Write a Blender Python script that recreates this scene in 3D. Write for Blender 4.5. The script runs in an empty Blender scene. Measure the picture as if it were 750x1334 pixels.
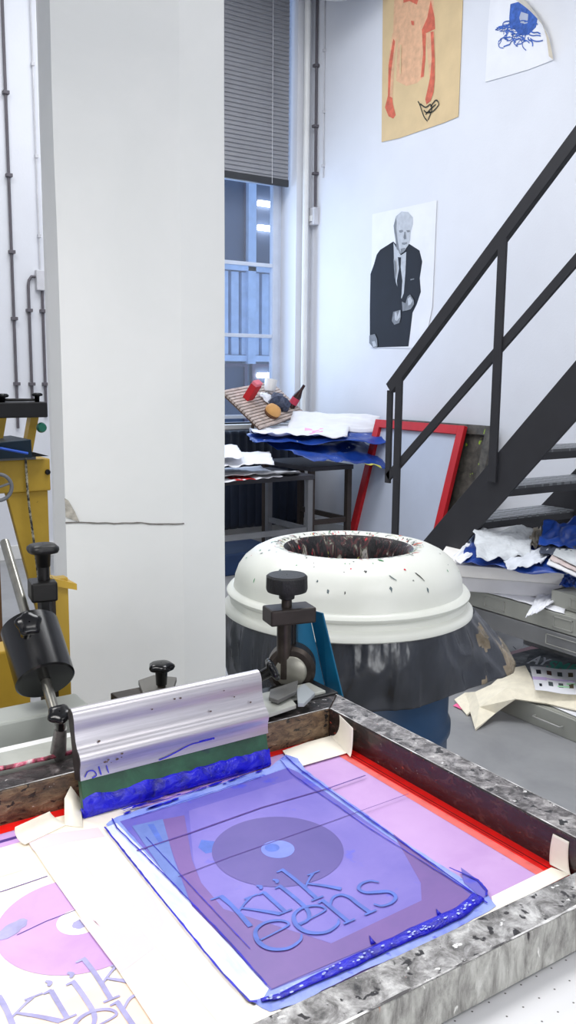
import bpy, bmesh, math, random
from mathutils import Vector, Matrix, noise
R=math.radians; sin=math.sin; cos=math.cos; PI=math.pi
random.seed(7)
C=bpy.context.scene.collection
# ------------------------------------------------------------ camera model
F=1153.06; TH=R(8.914); RO=R(.534); YW=R(34.04); H=1.45
def _rz(v): x,y,z=v; return Vector((x*cos(YW)+y*sin(YW),-x*sin(YW)+y*cos(YW),z))
FW=_rz((0,cos(TH),-sin(TH))); U0=_rz((0,sin(TH),cos(TH))); R0=_rz((1,0,0))
RT=cos(RO)*R0+sin(RO)*U0; UP=-sin(RO)*R0+cos(RO)*U0
def ray(x,y): return FW+RT*((x-375)/F)-UP*((y-667)/F)
def pz(x,y,z): d=ray(x,y); t=(z-H)/d.z; return Vector((d.x*t,d.y*t,z))
def px(x,y,X): d=ray(x,y); t=X/d.x; return Vector((X,d.y*t,H+d.z*t))
def py(x,y,Y): d=ray(x,y); t=Y/d.y; return Vector((d.x*t,Y,H+d.z*t))
# ------------------------------------------------------------ materials
def lin(c):
    o=[]
    for v in c[:3]:
        v/=255.; o.append(v/12.92 if v<=.04045 else ((v+.055)/1.055)**2.4)
    return (*o,1)
def newmat(n):
    m=bpy.data.materials.new(n); m.use_nodes=True
    nt=m.node_tree; b=nt.nodes['Principled BSDF']; return m,nt,b
def coords(nt,scale=(1,1,1),kind='Object'):
    t=nt.nodes.new('ShaderNodeTexCoord'); mp=nt.nodes.new('ShaderNodeMapping'); mp.inputs['Scale'].default_value=scale
    nt.links.new(t.outputs[kind],mp.inputs[0]); return mp.outputs[0]
def nz(nt,co,scale,detail=4,rough=.55,dist=0):
    n=nt.nodes.new('ShaderNodeTexNoise'); n.inputs['Scale'].default_value=scale; n.inputs['Detail'].default_value=detail
    n.inputs['Roughness'].default_value=rough; n.inputs['Distortion'].default_value=dist; nt.links.new(co,n.inputs['Vector']); return n.outputs['Fac']
def ramp(nt,fac,stops,const=False):
    r=nt.nodes.new('ShaderNodeValToRGB'); e=r.color_ramp.elements
    if const: r.color_ramp.interpolation='CONSTANT'
    while len(e)<len(stops): e.new(.5)
    for i,(p,c) in enumerate(stops): e[i].position=p; e[i].color=lin(c)
    nt.links.new(fac,r.inputs[0]); return r.outputs[0]
def bump(nt,b,h,s,d=.01):
    n=nt.nodes.new('ShaderNodeBump'); n.inputs['Strength'].default_value=s; n.inputs['Distance'].default_value=d
    nt.links.new(h,n.inputs['Height']); nt.links.new(n.outputs[0],b.inputs['Normal'])
def mixc(nt,fac,a,b_,mode='MIX'):
    m=nt.nodes.new('ShaderNodeMix'); m.data_type='RGBA'; m.blend_type=mode
    for s,v in ((m.inputs[0],fac),(m.inputs[6],a),(m.inputs[7],b_)):
        if isinstance(v,(int,float)): s.default_value=v
        elif isinstance(v,tuple): s.default_value=v
        else: nt.links.new(v,s)
    return m.outputs[2]
def M(n,col,rough=.6,metal=0,var=.06,scale=6,bmp=0,bscale=40,spec=.4,alpha=1,coat=0,stretch=(1,1,1)):
    m,nt,b=newmat(n); co=coords(nt,stretch)
    d=tuple(max(0,min(255,v*(1-var))) for v in col); l=tuple(max(0,min(255,v*(1+var))) for v in col)
    nt.links.new(ramp(nt,nz(nt,co,scale),[(.3,d),(.7,l)]),b.inputs['Base Color'])
    b.inputs['Roughness'].default_value=rough; b.inputs['Metallic'].default_value=metal
    b.inputs['Specular IOR Level'].default_value=spec
    if alpha<1: b.inputs['Alpha'].default_value=alpha
    if coat: b.inputs['Coat Weight'].default_value=coat; b.inputs['Coat Roughness'].default_value=.1
    if bmp: bump(nt,b,nz(nt,co,bscale),bmp,.003 if bscale>30 else .03)
    return m
def mott(n,stops,scale=20,rough=.5,specks=(),bmp=.3,stretch=(1,1,1),detail=8,dist=.4,metal=0,coat=0,nrough=.62):
    """worn surface: noise ramp plus small dried specks (colour, scale, threshold)"""
    m,nt,b=newmat(n); co=coords(nt,stretch); f=nz(nt,co,scale,detail,nrough,dist)
    c=ramp(nt,f,stops)
    for i,(col,sc,th) in enumerate(specks):
        mp=nt.nodes.new('ShaderNodeMapping'); mp.inputs['Location'].default_value=(3.1*i+1,1.7*i,5.3*i); nt.links.new(co,mp.inputs[0])
        f2=nz(nt,mp.outputs[0],sc,3,.5,.3); k=ramp(nt,f2,[(th,(0,0,0)),(min(1,th+.03),(255,255,255))])
        c=mixc(nt,k,c,lin(col))
    nt.links.new(c,b.inputs['Base Color']); b.inputs['Roughness'].default_value=rough; b.inputs['Metallic'].default_value=metal
    if coat: b.inputs['Coat Weight'].default_value=coat; b.inputs['Coat Roughness'].default_value=.15
    if bmp: bump(nt,b,f,bmp,.004)
    return m
def emit(n,col,s):
    m,nt,b=newmat(n); b.inputs['Emission Color'].default_value=lin(col); b.inputs['Emission Strength'].default_value=s
    b.inputs['Base Color'].default_value=lin(col); return m
W_wall=M('wall_paint',(226,228,234),.8,var=.015,scale=1.5,bmp=.25,bscale=60)
W_ceil=M('ceiling_paint',(222,223,226),.9,var=.02)
W_pillar=mott('pillar_paint',[(.3,(230,232,230)),(.7,(238,239,237))],3,.75,[((120,118,112),28,.80)],.35)
MT_floor=mott('floor_grey',[(.25,(128,129,132)),(.5,(146,147,149)),(.75,(160,160,162))],2.5,.45,[((96,96,98),60,.76)],.15)
MT_white=M('white_gloss',(232,232,230),.35,var=.02)
MT_wf=M('window_paint',(214,222,236),.5,var=.03)
MT_black=M('black_plastic',(9,9,12),.2,var=.15,spec=.4)
MT_blackm=M('black_steel',(19,18,18),.42,metal=.3,var=.25,scale=30,bmp=.15)
MT_stair=M('stair_charcoal',(46,46,50),.55,var=.05,scale=8)
MT_chrome=M('rod_steel',(150,148,140),.3,metal=.9,var=.12,scale=30)
MT_yellow=mott('yellow_enamel',[(.3,(176,142,40)),(.7,(196,160,52))],4,.5,[((60,50,30),30,.78)],.1)
MT_alu=None
def make_alu():
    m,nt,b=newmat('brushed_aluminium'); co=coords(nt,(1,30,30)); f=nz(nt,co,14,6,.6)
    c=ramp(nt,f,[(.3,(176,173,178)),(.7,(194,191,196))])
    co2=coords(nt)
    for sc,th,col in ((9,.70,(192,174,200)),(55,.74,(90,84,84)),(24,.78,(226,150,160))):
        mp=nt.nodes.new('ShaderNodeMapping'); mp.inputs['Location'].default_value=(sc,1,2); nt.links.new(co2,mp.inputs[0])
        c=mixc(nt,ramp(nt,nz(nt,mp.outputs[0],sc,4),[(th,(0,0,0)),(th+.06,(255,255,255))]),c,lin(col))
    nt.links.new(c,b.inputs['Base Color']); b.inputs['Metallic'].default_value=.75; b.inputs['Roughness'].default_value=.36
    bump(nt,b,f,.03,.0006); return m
MT_alu=make_alu()
MT_green=mott('green_rubber',[(.3,(24,58,40)),(.6,(40,88,60)),(.8,(50,100,72))],25,.5,[((16,20,60),14,.6),((170,190,180),130,.77)],.3)
MT_edge=M('dark_edge',(38,34,34),.5,var=.2,scale=60)
MT_ink=None
def make_ink():
    m,nt,b=newmat('wet_blue_ink'); co=coords(nt); f=nz(nt,co,55,6,.6,.6)
    nt.links.new(ramp(nt,f,[(.3,(8,4,120)),(.5,(14,8,190)),(.75,(30,26,215))]),b.inputs['Base Color'])
    b.inputs['Roughness'].default_value=.28; b.inputs['Specular IOR Level'].default_value=.5
    bump(nt,b,f,.7,.004); return m
MT_ink=make_ink()
def film(n,a,b_,scale=10,stretch=(1,1,1),rough=.4,streak=None):
    m,nt,b=newmat(n); co=coords(nt,stretch); f=nz(nt,co,scale,5,.6,.5)
    c=ramp(nt,f,[(.3,a),(.7,b_)])
    if streak: c=mixc(nt,ramp(nt,nz(nt,co,scale*2.3,3),[(streak[0],(0,0,0)),(streak[0]+.08,(255,255,255))]),c,lin(streak[1]))
    nt.links.new(c,b.inputs['Base Color']); b.inputs['Roughness'].default_value=rough; return m
MT_wet=film('ink_light_margin',(106,124,216),(166,182,238),22,(1,1,1),.35,(.62,(60,70,205)))
MT_pale=film('ink_pale_margin',(196,208,242),(240,242,252),26,(3,.6,1),.35)
MT_film=film('ink_film',(96,90,184),(120,110,198),12,(1,1,1),.3,(.58,(84,86,206)))
MT_film2=film('ink_film_light',(118,108,194),(138,124,204),12,(1,1,1),.3,(.66,(104,104,212)))
MT_ground=film('ink_film_plum',(108,86,152),(130,98,166),8,(1,1,1),.32)
MT_disc=film('print_disc_violet',(90,80,152),(106,92,164),8,(1,1,1),.32)
MT_discL=film('print_disc_light',(112,126,214),(130,146,228),20)
MT_teal=film('print_steel_blue',(92,112,184),(118,140,206),22)
MT_let=M('print_letter_blue',(86,112,198),.4,var=.08,scale=60)
MT_line=M('ink_line_blue',(28,24,176),.35,var=.2,scale=80)
MT_linep=M('crease_violet',(84,56,140),.4,var=.1,scale=60)
MT_lav=film('mesh_lavender',(190,150,208),(204,166,218),12,(1,1,1),.5,(.70,(178,134,200)))
MT_cream=film('mesh_cream',(242,230,212),(250,242,226),6,(1,1,1),.55,(.66,(250,226,206)))
MT_red=M('screen_filler_red',(232,22,18),.4,var=.08,scale=40)
MT_red2=M('screen_filler_pink',(238,110,104),.5,var=.08,scale=40)
MT_purp=film('print_purple',(196,152,216),(212,172,226),12,(1,1,1),.5)
MT_faint=M('print_faint',(230,208,214),.6,var=.01)
MT_fletter=M('letter_slate',(168,164,208),.5,var=.08,scale=60)
MT_peach=M('print_peach',(252,224,204),.6,var=.03,scale=14)
MT_tape=M('masking_tape',(250,243,228),.55,var=.02,scale=20,bmp=.12,bscale=90)
MT_tape2=M('masking_tape_over',(250,240,222),.55,var=.012,scale=20)
MT_railtop=mott('rail_top_stained',[(.30,(22,20,22)),(.42,(74,70,70)),(.52,(128,124,124)),(.66,(186,182,180))],55,.34,[((20,17,22),80,.60),((216,214,212),95,.66),((176,70,60),120,.74),((120,150,110),150,.76)],.6,metal=.2,nrough=.7)
MT_raildark=mott('rail_top_black',[(.32,(14,12,13)),(.5,(34,30,30)),(.62,(88,80,80)),(.74,(160,156,154))],50,.3,[((190,186,184),90,.68),((150,60,70),110,.72)],.5,nrough=.7)
MT_railfront=mott('rail_front_worn',[(.30,(70,66,64)),(.42,(132,130,126)),(.55,(172,171,165)),(.7,(206,205,200))],42,.5,[((30,24,28),50,.66),((196,110,70),34,.73),((80,120,80),60,.75),((222,221,216),70,.66)],.6,stretch=(1.4,1,.45),nrough=.72)
MT_railtopf=mott('rail_front_top_worn',[(.30,(44,42,44)),(.42,(112,110,108)),(.52,(158,156,155)),(.66,(208,207,205))],50,.34,[((26,22,26),62,.61),((186,80,70),150,.76),((224,223,221),90,.66)],.6,metal=.15,nrough=.72)
MT_railin=mott('rail_inner_dark',[(.3,(12,9,10)),(.5,(38,26,27)),(.62,(72,48,44)),(.75,(104,78,62))],40,.2,[((140,60,44),70,.69),((18,13,15),80,.58),((150,140,134),120,.73)],.7,stretch=(1,1,1.8),coat=.4,nrough=.7)
MT_railback=mott('rail_back_brown',[(.28,(22,17,15)),(.44,(76,58,44)),(.6,(118,96,72)),(.75,(150,138,120))],38,.35,[((196,190,186),90,.72),((18,14,14),60,.60)],.6,stretch=(1,1,2.2),nrough=.7)
MT_wornhl=mott('edge_wear_highlight',[(.36,(60,56,56)),(.46,(170,168,166)),(.6,(236,235,234))],60,.3,(),.4,stretch=(.5,.5,1))  # rail edge highlights put into the colour, broken up by wear
MT_beam=mott('painted_beam',[(.3,(150,152,146)),(.7,(176,178,170))],10,.45,[((190,60,80),38,.74),((40,60,150),50,.8),((50,46,46),60,.74)],.15)
MT_bead=mott('dried_ink_edge',[(.34,(24,18,20)),(.45,(120,40,56)),(.55,(206,90,120)),(.66,(214,206,204))],70,.4,(),.5)
MT_bin=mott('bin_lid_cream',[(.3,(222,224,214)),(.7,(232,233,226))],3,.35,[((60,66,64),36,.755),((150,60,60),48,.80)],.06)
MT_splat=mott('ink_splatter',[(.40,(8,7,10)),(.50,(30,24,30)),(.55,(96,40,44)),(.58,(40,56,50)),(.62,(150,144,126)),(.66,(206,200,196)),(.72,(40,26,34))],42,.35,[((214,50,60),40,.68),((190,196,90),46,.70),((16,13,18),22,.53)],1.0,stretch=(1,1,.35),dist=1.2)
MT_drum=M('drum_blue',(22,58,92),.4,var=.08,scale=5)
MT_bag=M('bag_dark_plastic',(46,49,56),.24,var=.35,scale=9,spec=.8,alpha=.86,bmp=.35,bscale=9,stretch=(1,1,.5))
MT_bag2=M('bag_amber_plastic',(140,126,104),.22,var=.3,scale=14,spec=.7,alpha=.78,bmp=.6,bscale=18)
MT_bplate=mott('teal_plate',[(.3,(14,96,134)),(.7,(20,112,150))],8,.42,[((210,220,220),55,.76)],.1)
MT_oil=M('oily_steel',(58,52,48),.35,metal=.6,var=.3,scale=25,bmp=.2)
MT_paper=M('paper_white',(236,237,242),.8,var=.015)
MT_paper2=M('paper_grey',(196,197,200),.8,var=.04)
MT_blueP=mott('blue_wrap',[(.35,(20,52,128)),(.65,(34,78,172))],5,.35,[((206,216,240),17,.70)],.2,stretch=(1,1,1))
MT_pink=M('pink_stain',(238,176,208),.7)
MT_magred=M('cover_red',(206,44,48),.6)
MT_steelleg=M('table_leg_grey',(120,122,126),.5,var=.06)
MT_desk=M('desk_dark',(58,58,64),.6)
MT_rad=M('radiator_slate',(32,40,56),.45,var=.08)
MT_redF=M('frame_red',(190,30,38),.5,var=.05)
MT_meshgrey=M('mesh_grey_blue',(188,196,212),.7,var=.02,scale=3)
MT_woodf=mott('frame_dark_wood',[(.3,(44,42,40)),(.7,(96,92,84))],14,.6,[((150,180,50),10,.66)],.3)
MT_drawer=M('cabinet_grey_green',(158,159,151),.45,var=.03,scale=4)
MT_drawerD=M('cabinet_dark_grey',(122,123,124),.5,var=.04)  # darker grey for the lower drawer and cabinet block
MT_canvas=M('canvas_cream',(244,236,214),.85,var=.03,scale=30,bmp=.2,bscale=160)
MT_kraft=M('kraft_paper',(220,194,150),.8,var=.03,scale=5)
MT_inkred=M('drawing_red',(212,110,88),.8,var=.1,scale=20)
MT_inkpk=M('drawing_pink',(226,180,144),.8,var=.06,scale=20)
MT_inkbk=M('drawing_black',(50,54,50),.8)
MT_phblk=M('photo_black',(24,28,38),.7,var=.1)
MT_phgry=M('photo_grey',(128,132,138),.7,var=.1,scale=30)
MT_phlt=M('photo_light',(190,194,200),.7,var=.05,scale=30)
MT_blink=M('drawing_blue',(62,98,176),.8,var=.15,scale=40)
MT_slat=M('blind_slat',(150,151,156),.5,var=.03)
MT_slatd=M('blind_rail',(56,58,62),.5)
MT_pipeD=M('conduit_dark',(96,92,98),.5)
MT_pipeW=M('conduit_white',(206,206,210),.5)
MT_facade=M('facade_blue_panel',(186,198,216),.6,var=.05)
MT_facaded=M('facade_dark_glass',(62,72,90),.6,var=.25,scale=.6)
MT_concrete=M('facade_concrete',(164,174,190),.8,var=.06)
MT_lamp=emit('tube_light',(250,252,255),14)
# ------------------------------------------------------------ mesh builder
class MB:
    def __init__(s): s.v=[]; s.f=[]; s.m=[]; s.cur=0
    def mi(s,i): s.cur=i; return s
    def add(s,vs,fs,mat=None):
        o=len(s.v); s.v+=[Vector(v) for v in vs]
        for f in fs: s.f.append([i+o for i in f]); s.m.append(s.cur if mat is None else mat)
        return s
    def box(s,a,b,rot=0,piv=None,bev=0):
        x0,y0,z0=a; x1,y1,z1=b
        vs=[Vector((x,y,z)) for z in (z0,z1) for x,y in ((x0,y0),(x1,y0),(x1,y1),(x0,y1))]
        if rot:
            p=Vector(piv) if piv else Vector(((x0+x1)/2,(y0+y1)/2,0)); Rm=Matrix.Rotation(rot,3,'Z'); vs=[Rm@(v-p)+p for v in vs]
        return s.add(vs,[(3,2,1,0),(4,5,6,7),(0,1,5,4),(1,2,6,5),(2,3,7,6),(3,0,4,7)])
    def hexa(s,p): # 8 points bottom ring then top ring
        return s.add(p,[(3,2,1,0),(4,5,6,7),(0,1,5,4),(1,2,6,5),(2,3,7,6),(3,0,4,7)])
    def tube(s,path,r,seg=12,cap=True,squash=None):
        P=[Vector(p) for p in path]; rs=r if isinstance(r,(list,tuple)) else [r]*len(P); rings=[]; n=None
        for i,p in enumerate(P):
            t=(P[min(i+1,len(P)-1)]-P[max(i-1,0)]).normalized()
            if n is None: n=t.cross(Vector((0,0,1)));  n=n if n.length>1e-3 else t.cross(Vector((1,0,0)))
            n=(n-t*n.dot(t)).normalized(); b=t.cross(n)
            rings.append([p+(n*cos(2*PI*k/seg)+b*sin(2*PI*k/seg)*(squash or 1))*rs[i] for k in range(seg)])
        vs=[v for r_ in rings for v in r_]; fs=[]
        for i in range(len(P)-1):
            for k in range(seg): a=i*seg+k; b2=i*seg+(k+1)%seg; fs.append((a,b2,b2+seg,a+seg))
        if cap: fs.append(tuple(range(seg-1,-1,-1))); fs.append(tuple((len(P)-1)*seg+k for k in range(seg)))
        return s.add(vs,fs)
    def lathe(s,prof,c=(0,0,0),seg=64,axis=None,cap=False,f=None):
        c=Vector(c); ax=Vector(axis or (0,0,1)).normalized(); n=ax.orthogonal().normalized(); b=ax.cross(n); vs=[]
        for r,z in prof:
            for k in range(seg):
                a=2*PI*k/seg; rr=r
                if f: rr,zz=f(r,z,a)
                else: zz=z
                vs.append(c+(n*cos(a)+b*sin(a))*rr+ax*zz)
        fs=[]
        for i in range(len(prof)-1):
            for k in range(seg): a=i*seg+k; b2=i*seg+(k+1)%seg; fs.append((a,b2,b2+seg,a+seg))
        if cap: fs.append(tuple(range(seg-1,-1,-1))); fs.append(tuple((len(prof)-1)*seg+k for k in range(seg)))
        return s.add(vs,fs)
    def prism(s,pts,off):
        P=[Vector(p) for p in pts]; o=Vector(off); n=len(P)
        return s.add(P+[p+o for p in P],[tuple(range(n-1,-1,-1)),tuple(range(n,2*n))]+[(i,(i+1)%n,(i+1)%n+n,i+n) for i in range(n)])
    def poly(s,pts,off=(0,0,0)):
        o=Vector(off); return s.add([Vector(p)+o for p in pts],[tuple(range(len(pts)))])
    def strip(s,path,w,nrm,off=(0,0,0)):
        P=[Vector(p) for p in path]; nrm=Vector(nrm); o=Vector(off); n=len(P); ws=w if isinstance(w,(list,tuple)) else [w]*n
        vs=[]
        for i,p in enumerate(P):
            t=(P[min(i+1,n-1)]-P[max(i-1,0)]).normalized(); d=t.cross(nrm).normalized()*ws[i]/2
            vs+=[p+d+o,p-d+o]
        return s.add(vs,[(2*i,2*i+1,2*i+3,2*i+2) for i in range(n-1)])
    def grid(s,fn,nu,nv,thick=0):
        vs=[fn(i/nu,j/nv) for j in range(nv+1) for i in range(nu+1)]
        return s.add(vs,[(j*(nu+1)+i,j*(nu+1)+i+1,(j+1)*(nu+1)+i+1,(j+1)*(nu+1)+i) for j in range(nv) for i in range(nu)])
    def build(s,name,mats,parent=None,smooth=False,bev=0,sub=0,solid=0,auto=None):
        if not isinstance(mats,(list,tuple)): mats=[mats]
        off=Vector((0,0,0)); p=parent
        if p is not None: off=Vector(p.get('_o',(0,0,0)))
        me=bpy.data.meshes.new(name); me.from_pydata([v-off for v in s.v],[],s.f)
        for m in mats: me.materials.append(m)
        for i,pl in enumerate(me.polygons): pl.material_index=min(s.m[i],len(mats)-1); pl.use_smooth=smooth
        me.validate(); me.update()
        if auto or (smooth and bev==0 and auto is not False):
            try: me.set_sharp_from_angle(angle=R(auto or 40))
            except Exception: pass
        o=bpy.data.objects.new(name,me); C.objects.link(o)
        if parent is not None: o.parent=parent; o['_o']=list(off)
        else: o['_o']=[0,0,0]
        if solid: md=o.modifiers.new('thick','SOLIDIFY'); md.thickness=solid; md.offset=0
        if bev: md=o.modifiers.new('bev','BEVEL'); md.width=bev; md.segments=2; md.limit_method='ANGLE'; md.angle_limit=R(40)
        if sub: md=o.modifiers.new('sub','SUBSURF'); md.levels=sub; md.render_levels=sub
        return o
def thing(name,label,cat,loc=(0,0,0),group=None):
    o=bpy.data.objects.new(name,None); C.objects.link(o); o.location=loc; o['_o']=list(loc); o.empty_display_size=.05
    return tag(o,label,cat,group)
def tag(o,label,cat,group=None):
    o['label']=label; o['category']=cat
    if group: o['group']=group
    return o
def struct(o): o['kind']='structure'; return o
def cr(pts,n=8):
    P=[Vector(p) for p in pts]; P=[2*P[0]-P[1]]+P+[2*P[-1]-P[-2]]; out=[]
    for i in range(1,len(P)-2):
        for k in range(n):
            t=k/n; a,b,c,d=P[i-1:i+3]; out.append(.5*((2*b)+(c-a)*t+(2*a-5*b+4*c-d)*t*t+(3*b-a-3*c+d)*t**3))
    out.append(P[-2]); return out
def nse(v,s=1,o=0): return noise.noise(Vector(v)*s+Vector((o,o*1.7,o*.3)))
# ------------------------------------------------------------ room
XR,YB=4.8,6.78
struct(MB().box((-3,-3,-.1),(XR+.1,YB+.4,0)).build('floor',MT_floor))
struct(MB().box((-3,-3,5.0),(XR+.1,YB+.4,5.1)).build('ceiling',W_ceil))
struct(MB().box((XR,-3,0),(XR+.2,YB+.3,5)).build('wall_right',W_wall))
struct(MB().box((-3.2,-3,0),(-3,YB+.3,5)).build('wall_left',W_wall))
struct(MB().box((-3.2,-3.2,0),(XR+.2,-3,5)).build('wall_front',W_wall))
WX0,WX1,WZ0,WZ1=3.05,4.64,1.0,4.85
wb=MB(); wb.box((-3,YB,0),(WX0,YB+.3,5)); wb.box((WX1,YB,0),(XR,YB+.3,5)); wb.box((WX0,YB,0),(WX1,YB+.3,WZ0)); wb.box((WX0,YB,WZ1),(WX1,YB+.3,5))
struct(wb.build('wall_back',W_wall))
struct(MB().box((XR-.02,.3,0),(XR,YB,.11)).build('baseboard_right',MT_white,bev=.004))
struct(MB().box((-3,YB-.018,0),(XR-.02,YB,.11)).build('baseboard_back',MT_white,bev=.004))
# pillar
p=[(.634,1.835),(.634,1.766),(.864,1.68),(.967,1.68),(.967,2.04),(.70,2.04)]
m=MB(); seg=40
rings=[]
for k in range(seg+1):
    z=5*k/seg; rings+= [Vector((x+.0025*nse((x,y,z),3),y+.0025*nse((x,y,z),3,9),z)) for x,y in p]
n=len(p); m.add(rings,[(k*n+i,k*n+(i+1)%n,(k+1)*n+(i+1)%n,(k+1)*n+i) for k in range(seg) for i in range(n)])
crk=cr([Vector((.634-.004+.232*t,1.766-.0005-.086*t-.004,1.138+.0015*nse((t*9,0,0),2)-.010*t)) for t in [i/10 for i in range(11)]],3)
pil=m.build('pillar',W_pillar); tag(pil,'white painted square pillar with chipped edges and a crack across it','pillar')
MB().tube([v+Vector((.003,.003,.004*nse(v*40))) for v in crk],[.0012+.0012*abs(nse(v*60,1)) for v in crk],6).build('paint_crack',M('crack_shade',(120,116,110),.9),pil)
MB().poly([(.6335,1.766+.0,1.19),(.634,1.7648,1.15),(.66,1.7545,1.139),(.652,1.7577,1.16),(.64,1.762,1.185)],(-.0005,-.002,0)).build('paint_chip',M('chip_grey',(176,172,162),.9,var=.15,scale=80),pil)
# window
wn=struct(thing('window_1','','')); 
del wn['label']; del wn['category']
YG=7.04
g=MB()
for x in (WX0,4.545): g.box((x,YG-.03,WZ0),(x+.065,YG+.03,WZ1))
g.box((4.61,YG-.02,WZ0),(WX1,YG+.03,WZ1))
for z in (3.14,2.42,1.785,WZ0+.05,4.3): g.box((WX0,YG-.02,z-.017),(4.56,YG+.02,z+.017))
g.build('window_frame',MT_wf,wn,bev=.004)
gm,nt,b=newmat('window_glass'); b.inputs['Base Color'].default_value=(.9,.95,1,1); b.inputs['Roughness'].default_value=.02
tr=nt.nodes.new('ShaderNodeBsdfTransparent'); tr.inputs[0].default_value=(.93,.96,1,1); mx=nt.nodes.new('ShaderNodeMixShader'); mx.inputs[0].default_value=.08
nt.links.new(tr.outputs[0],mx.inputs[1]); nt.links.new(b.outputs[0],mx.inputs[2]); nt.links.new(mx.outputs[0],nt.nodes['Material Output'].inputs[0])
MB().box((WX0+.05,YG-.004,WZ0+.05),(4.55,YG+.004,WZ1)).build('glass_pane',gm,wn)
MB().box((WX0-.05,YB-.06,WZ0-.045),(WX1+.03,YG-.03,WZ0)).build('window_sill',MT_white,wn,bev=.006)
# blind
bl=thing('venetian_blind','grey closed venetian blind hanging over the upper half of the window','blind',(3.85,6.86,3.1))
s=MB(); z=3.16
while z<4.84:
    s.hexa([(WX0+.03,6.85,z-.024),(4.6,6.85,z-.024),(4.6,6.853,z-.022),(WX0+.03,6.853,z-.022),(WX0+.03,6.862,z+.022),(4.6,6.862,z+.022),(4.6,6.865,z+.020),(WX0+.03,6.865,z+.020)]); z+=.036
s.build('slats',MT_slat,bl)
MB().box((WX0+.03,6.845,3.09),(4.6,6.875,3.15)).build('bottom_rail',MT_slatd,bl,bev=.004)
for x in (3.3,4.42): MB().tube([(x,6.84,3.1),(x,6.84,4.8)],.003,6).build('lift_cord',MT_pipeW,bl)
# opposite building
ob=thing('office_building','pale blue panelled building with dark windows seen through the glass','building',(8,13.3,0))
f=MB(); f.box((2,13.1,-6),(14,14.5,12)); f.build('wall',MT_concrete,ob)
f=MB()
x=5.2
while x<11: f.box((x,12.98,1.75),(x+.14,13.12,3.1)); x+=.2
f.build('cladding',MT_facade,ob)
f=MB(); f.box((5,12.9,3.12),(12,13.15,3.2)); f.box((5,12.95,1.64),(12,13.12,1.74)); f.build('ledge',MT_facade,ob)
for (xa,xb) in ((6.3,7.86),(8.07,9.6)):
  for (za,zb) in ((3.25,4.9),(.2,1.6)):
    w=MB().box((xa,13.02,za),(xb,13.12,zb)).build('window',MT_facaded,ob)
    fr=MB(); 
    for a_,b_ in (((xa-.06,za-.06),(xa,zb)),((xb,za-.06),(xb+.06,zb)),((xa,za-.06),(xb,za)),((xa,zb-.05),(xb,zb))): fr.box((a_[0],12.98,a_[1]),(b_[0],13.05,b_[1]))
    fr.build('window_frame',M('frame_brown',(84,76,92),.6),w)
MB().box((7.88,12.9,1.6),(8.03,13.1,4.9)).build('downpipe',MT_facade,ob)
for z in (4.23,3.84,1.41):
    tag(MB().tube([(8.1,12.95,z),(8.42,12.95,z)],.045,10).build('tube_light',MT_lamp),'glowing white tube lamp behind the opposite window, %s'%{4.23:'highest of three',3.84:'middle of three',1.41:'lowest of three'}[z],'lamp','tube lamps across the street')
# ------------------------------------------------------------ pipes
def conduit(name,label,path,r,mat,clips,wall,cat='pipe'):
    t=thing(name,label,cat,path[0]); MB().tube(path,r,8).build('pipe',mat,t,smooth=True)
    for c in clips:
        c=Vector(c); MB().box((c.x-r*2,c.y-r*2,c.z-.012),(c.x+r*2,c.y+r*2,c.z+.012)).build('clip',mat,t,bev=.002)
    return t
Y=YB-.02
a=py(3,0,Y); b_=py(22,515,Y); 
conduit('conduit','grey conduit pipe farthest left on the white wall',[(a.x,Y,4.99),(b_.x,Y,b_.z-.25)],.011,MT_pipeD,[(a.x,Y,py(5,120,Y).z),(a.x,Y,py(9,228,Y).z),(a.x,Y,py(13,328,Y).z),(a.x,Y,py(18,415,Y).z),(a.x,Y,py(20,500,Y).z)],'b')
zb=2.13
conduit('conduit','grey conduit bending down from the left of the junction box',[(2.27,Y,zb+.02),(2.22,Y,zb+.02),(2.2,Y,zb-.01),(2.195,Y,zb-.05),(2.195,Y,1.1)],.011,MT_pipeD,[(2.195,Y,1.9),(2.195,Y,1.35)],'b')
conduit('conduit','grey conduit dropping straight below the junction box',[(2.3,Y,zb-.05),(2.3,Y,1.1)],.011,MT_pipeD,[(2.3,Y,1.9),(2.3,Y,1.35)],'b')
tag(MB().box((2.25,YB-.05,2.05),(2.33,YB,2.2)).build('junction_box',MT_pipeW,bev=.006),'small beige junction box on the white wall left of the pillar','box')
conduit('cable','thin white cable running up above the junction box',[(2.29,Y,2.2),(2.28,Y,4.99)],.006,MT_pipeW,[(2.29,Y,2.45),(2.29,Y,3.02),(2.285,Y,3.66)],'b','cable')
tag(MB().tube([(4.705,YB-.05,.95),(4.705,YB-.05,4.99)],.028,14).build('heating_pipe',MT_white,smooth=True),'thick white riser pipe between the window and the right wall','pipe')
X=XR-.02
conduit('conduit','dark thin conduit ending in the white switch box beside the corner',[(X,6.70,4.99),(X,6.70,4.3),(X,6.69,2.9)],.012,MT_pipeD,[(X,6.7,4.1),(X,6.7,3.6),(X,6.69,3.2)],'r')
sb=thing('switch_box','white wall switch box near the window corner','switch',(X,6.7,2.8))
MB().box((X-.035,6.655,2.76),(XR,6.745,2.91)).build('housing',MT_pipeW,sb,bev=.006)
MB().box((X-.045,6.68,2.79),(X-.03,6.72,2.84)).build('rocker',MT_white,sb,bev=.003)
conduit('cable','thin white cable clipped to the right wall beside the corner',[(X+.01,6.60,4.99),(X+.01,6.60,4.55),(X+.01,6.59,3.15)],.006,MT_pipeW,[(X+.01,6.6,4.2),(X+.01,6.59,3.7),(X+.01,6.59,3.25)],'r','cable')
dk=thing('ventilation_duct','rounded white duct end hanging at the ceiling corner','duct',(4.45,5.9,4.5))
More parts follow.
